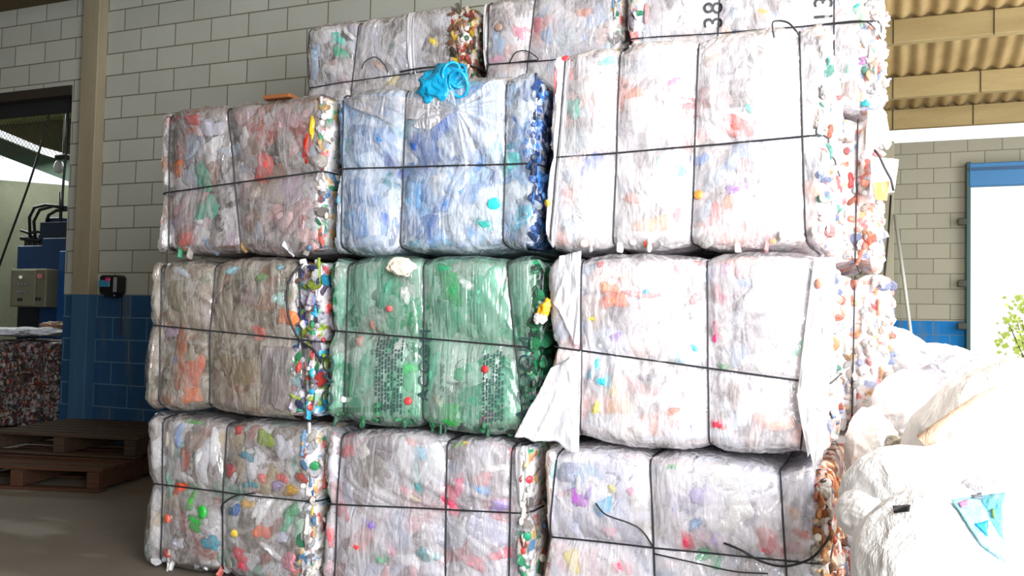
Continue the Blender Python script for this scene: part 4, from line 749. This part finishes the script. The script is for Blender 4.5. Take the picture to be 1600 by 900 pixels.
# pale cyan printed bag with blue triangle
def card(px_pts, Y, mat, name, th=.003, parent=None, dy=None):
    C_ = [on_y(x, y, Y - (dy[i] if dy else 0)) for i, (x, y) in enumerate(px_pts)]; n = len(C_); V = C_ + [c + Vector((0, th, 0)) for c in C_]
    if parent: V = [v - parent.location for v in V]
    return MB().add(V, [tuple(range(n)), tuple(range(2 * n - 1, n - 1, -1))] + [(i, i + n, (i + 1) % n + n, (i + 1) % n) for i in range(n)]).build(name, mat, parent)
bpy.context.view_layer.update(); DG = bpy.context.evaluated_depsgraph_get()
def hit(x, y, off=.012):                     # the point of the heap seen there, lifted a little off its surface
    d = ray(x, y).normalized(); ok, p, n, *_ = sc.ray_cast(DG, Vector((0, 0, EYE)), d); return p + n * off if n.dot(d) < 0 else p - n * off
pb = thing('printed_bag', 'Pale cyan printed bag with a blue triangle, lying on the heap at lower right', 'bag', hit(1530, 830))
def draped(quad, n, off, mat, name, parent):
    V = []
    for j in range(n):
        for i in range(n):
            u, v = i / (n - 1), j / (n - 1); q = [(quad[0][k] * (1 - u) + quad[1][k] * u) * (1 - v) + (quad[3][k] * (1 - u) + quad[2][k] * u) * v for k in (0, 1)]
            V.append(hit(q[0], q[1], off) - parent.location)
    o = link(name, mesh_np(name, V, [(j * n + i, (j + 1) * n + i, (j + 1) * n + i + 1, j * n + i + 1) for j in range(n - 1) for i in range(n - 1)]), mat, parent); md = o.modifiers.new('thickness', 'SOLIDIFY'); md.thickness = .002; return o
draped([(1486, 786), (1572, 774), (1566, 880), (1532, 856)], 22, .010, film_solid('pale_cyan_film', '7cc8dc'), 'bag_panel', pb)
draped([(1520, 824), (1540, 819), (1539, 842), (1538, 841)], 6, .014, plain('1c8ad8', .4), 'blue_triangle', pb)
draped([(1495, 792), (1511, 787), (1513, 799), (1499, 799)], 5, .014, plain('d06a90', .4), 'pink_print', pb)
draped([(1514, 781), (1534, 777), (1533, 786), (1518, 785)], 5, .014, plain('50525c', .4), 'dark_print', pb)
draped([(1552, 800), (1556, 799), (1558, 815), (1554, 815)], 4, .014, plain('6c8c50', .4), 'green_print', pb)
t2 = draped([(1396, 793), (1424, 792), (1423, 801), (1399, 803)], 7, .006, BLACK, 'black_label', SO[2])


def patch_sheet(parent, quad, Y, mat, seed, name, n=30, amp=.012):
    C_ = [on_y(x, y, Y) - parent.location for x, y in quad]; V = []
    for j in range(n):
        for i in range(n): u, v = i / (n - 1), j / (n - 1); V.append(tuple((C_[0] * (1 - u) + C_[1] * u) * (1 - v) + (C_[3] * (1 - u) + C_[2] * u) * v))
    V = np.array(V); f = fbm(V * 12 + seed, seed, 3); V[:, 1] -= amp * (1 - 2 * np.abs(f)); V[:, 0] += .008 * f; V[:, 2] += .008 * np.roll(f, 5)
    o = link(name, mesh_np(name, V, [(j * n + i, (j + 1) * n + i, (j + 1) * n + i + 1, j * n + i + 1) for j in range(n - 1) for i in range(n - 1)]), mat, parent); md = o.modifiers.new('thickness', 'SOLIDIFY'); md.thickness = .003; return o

for k, (px, py, Y, rad) in enumerate(((30, 512, 6.85, (.34, .28, .05)), (75, 512, 6.8, (.22, .25, .045)), (92, 503, 6.95, (.14, .2, .05)))):
    tag(crumple(on_y(px, py + 6, Y), rad, 70 + k, [WH2, WH2, film_solid('tan_scrap', 'b08468')][k], 'film_sheet', (0, 0, 0), 5, amp=.2), ['Crumpled pale film sheet on top of the rusty red bale, at the left picture edge', 'Crumpled pale film sheet on top of the rusty red bale, next to the doorway jamb', 'Small tan scrap on the right end of the rusty red bale'][k], 'film')

patch_sheet(hb, [(1360, 244), (1404, 250), (1396, 302), (1360, 306)], 4.3, WH2, 8, 'bag_panel'); patch_sheet(hb, [(1364, 286), (1390, 284), (1386, 314), (1368, 312)], 4.28, film_solid('orange_print', 'f0ae62'), 9, 'orange_print', amp=.006)
MB().tube([on_y(x, y, 4.25) - hb.location for x, y in ((1366, 234), (1374, 244), (1382, 262), (1392, 280), (1396, 298))], .005, 6).build('wire_tail', WIRE, hb, True)

crumple((-.012, -.008, -.03), (.024, .018, .024), 19, WH, 'white_end', parent=ys_, sub=4)
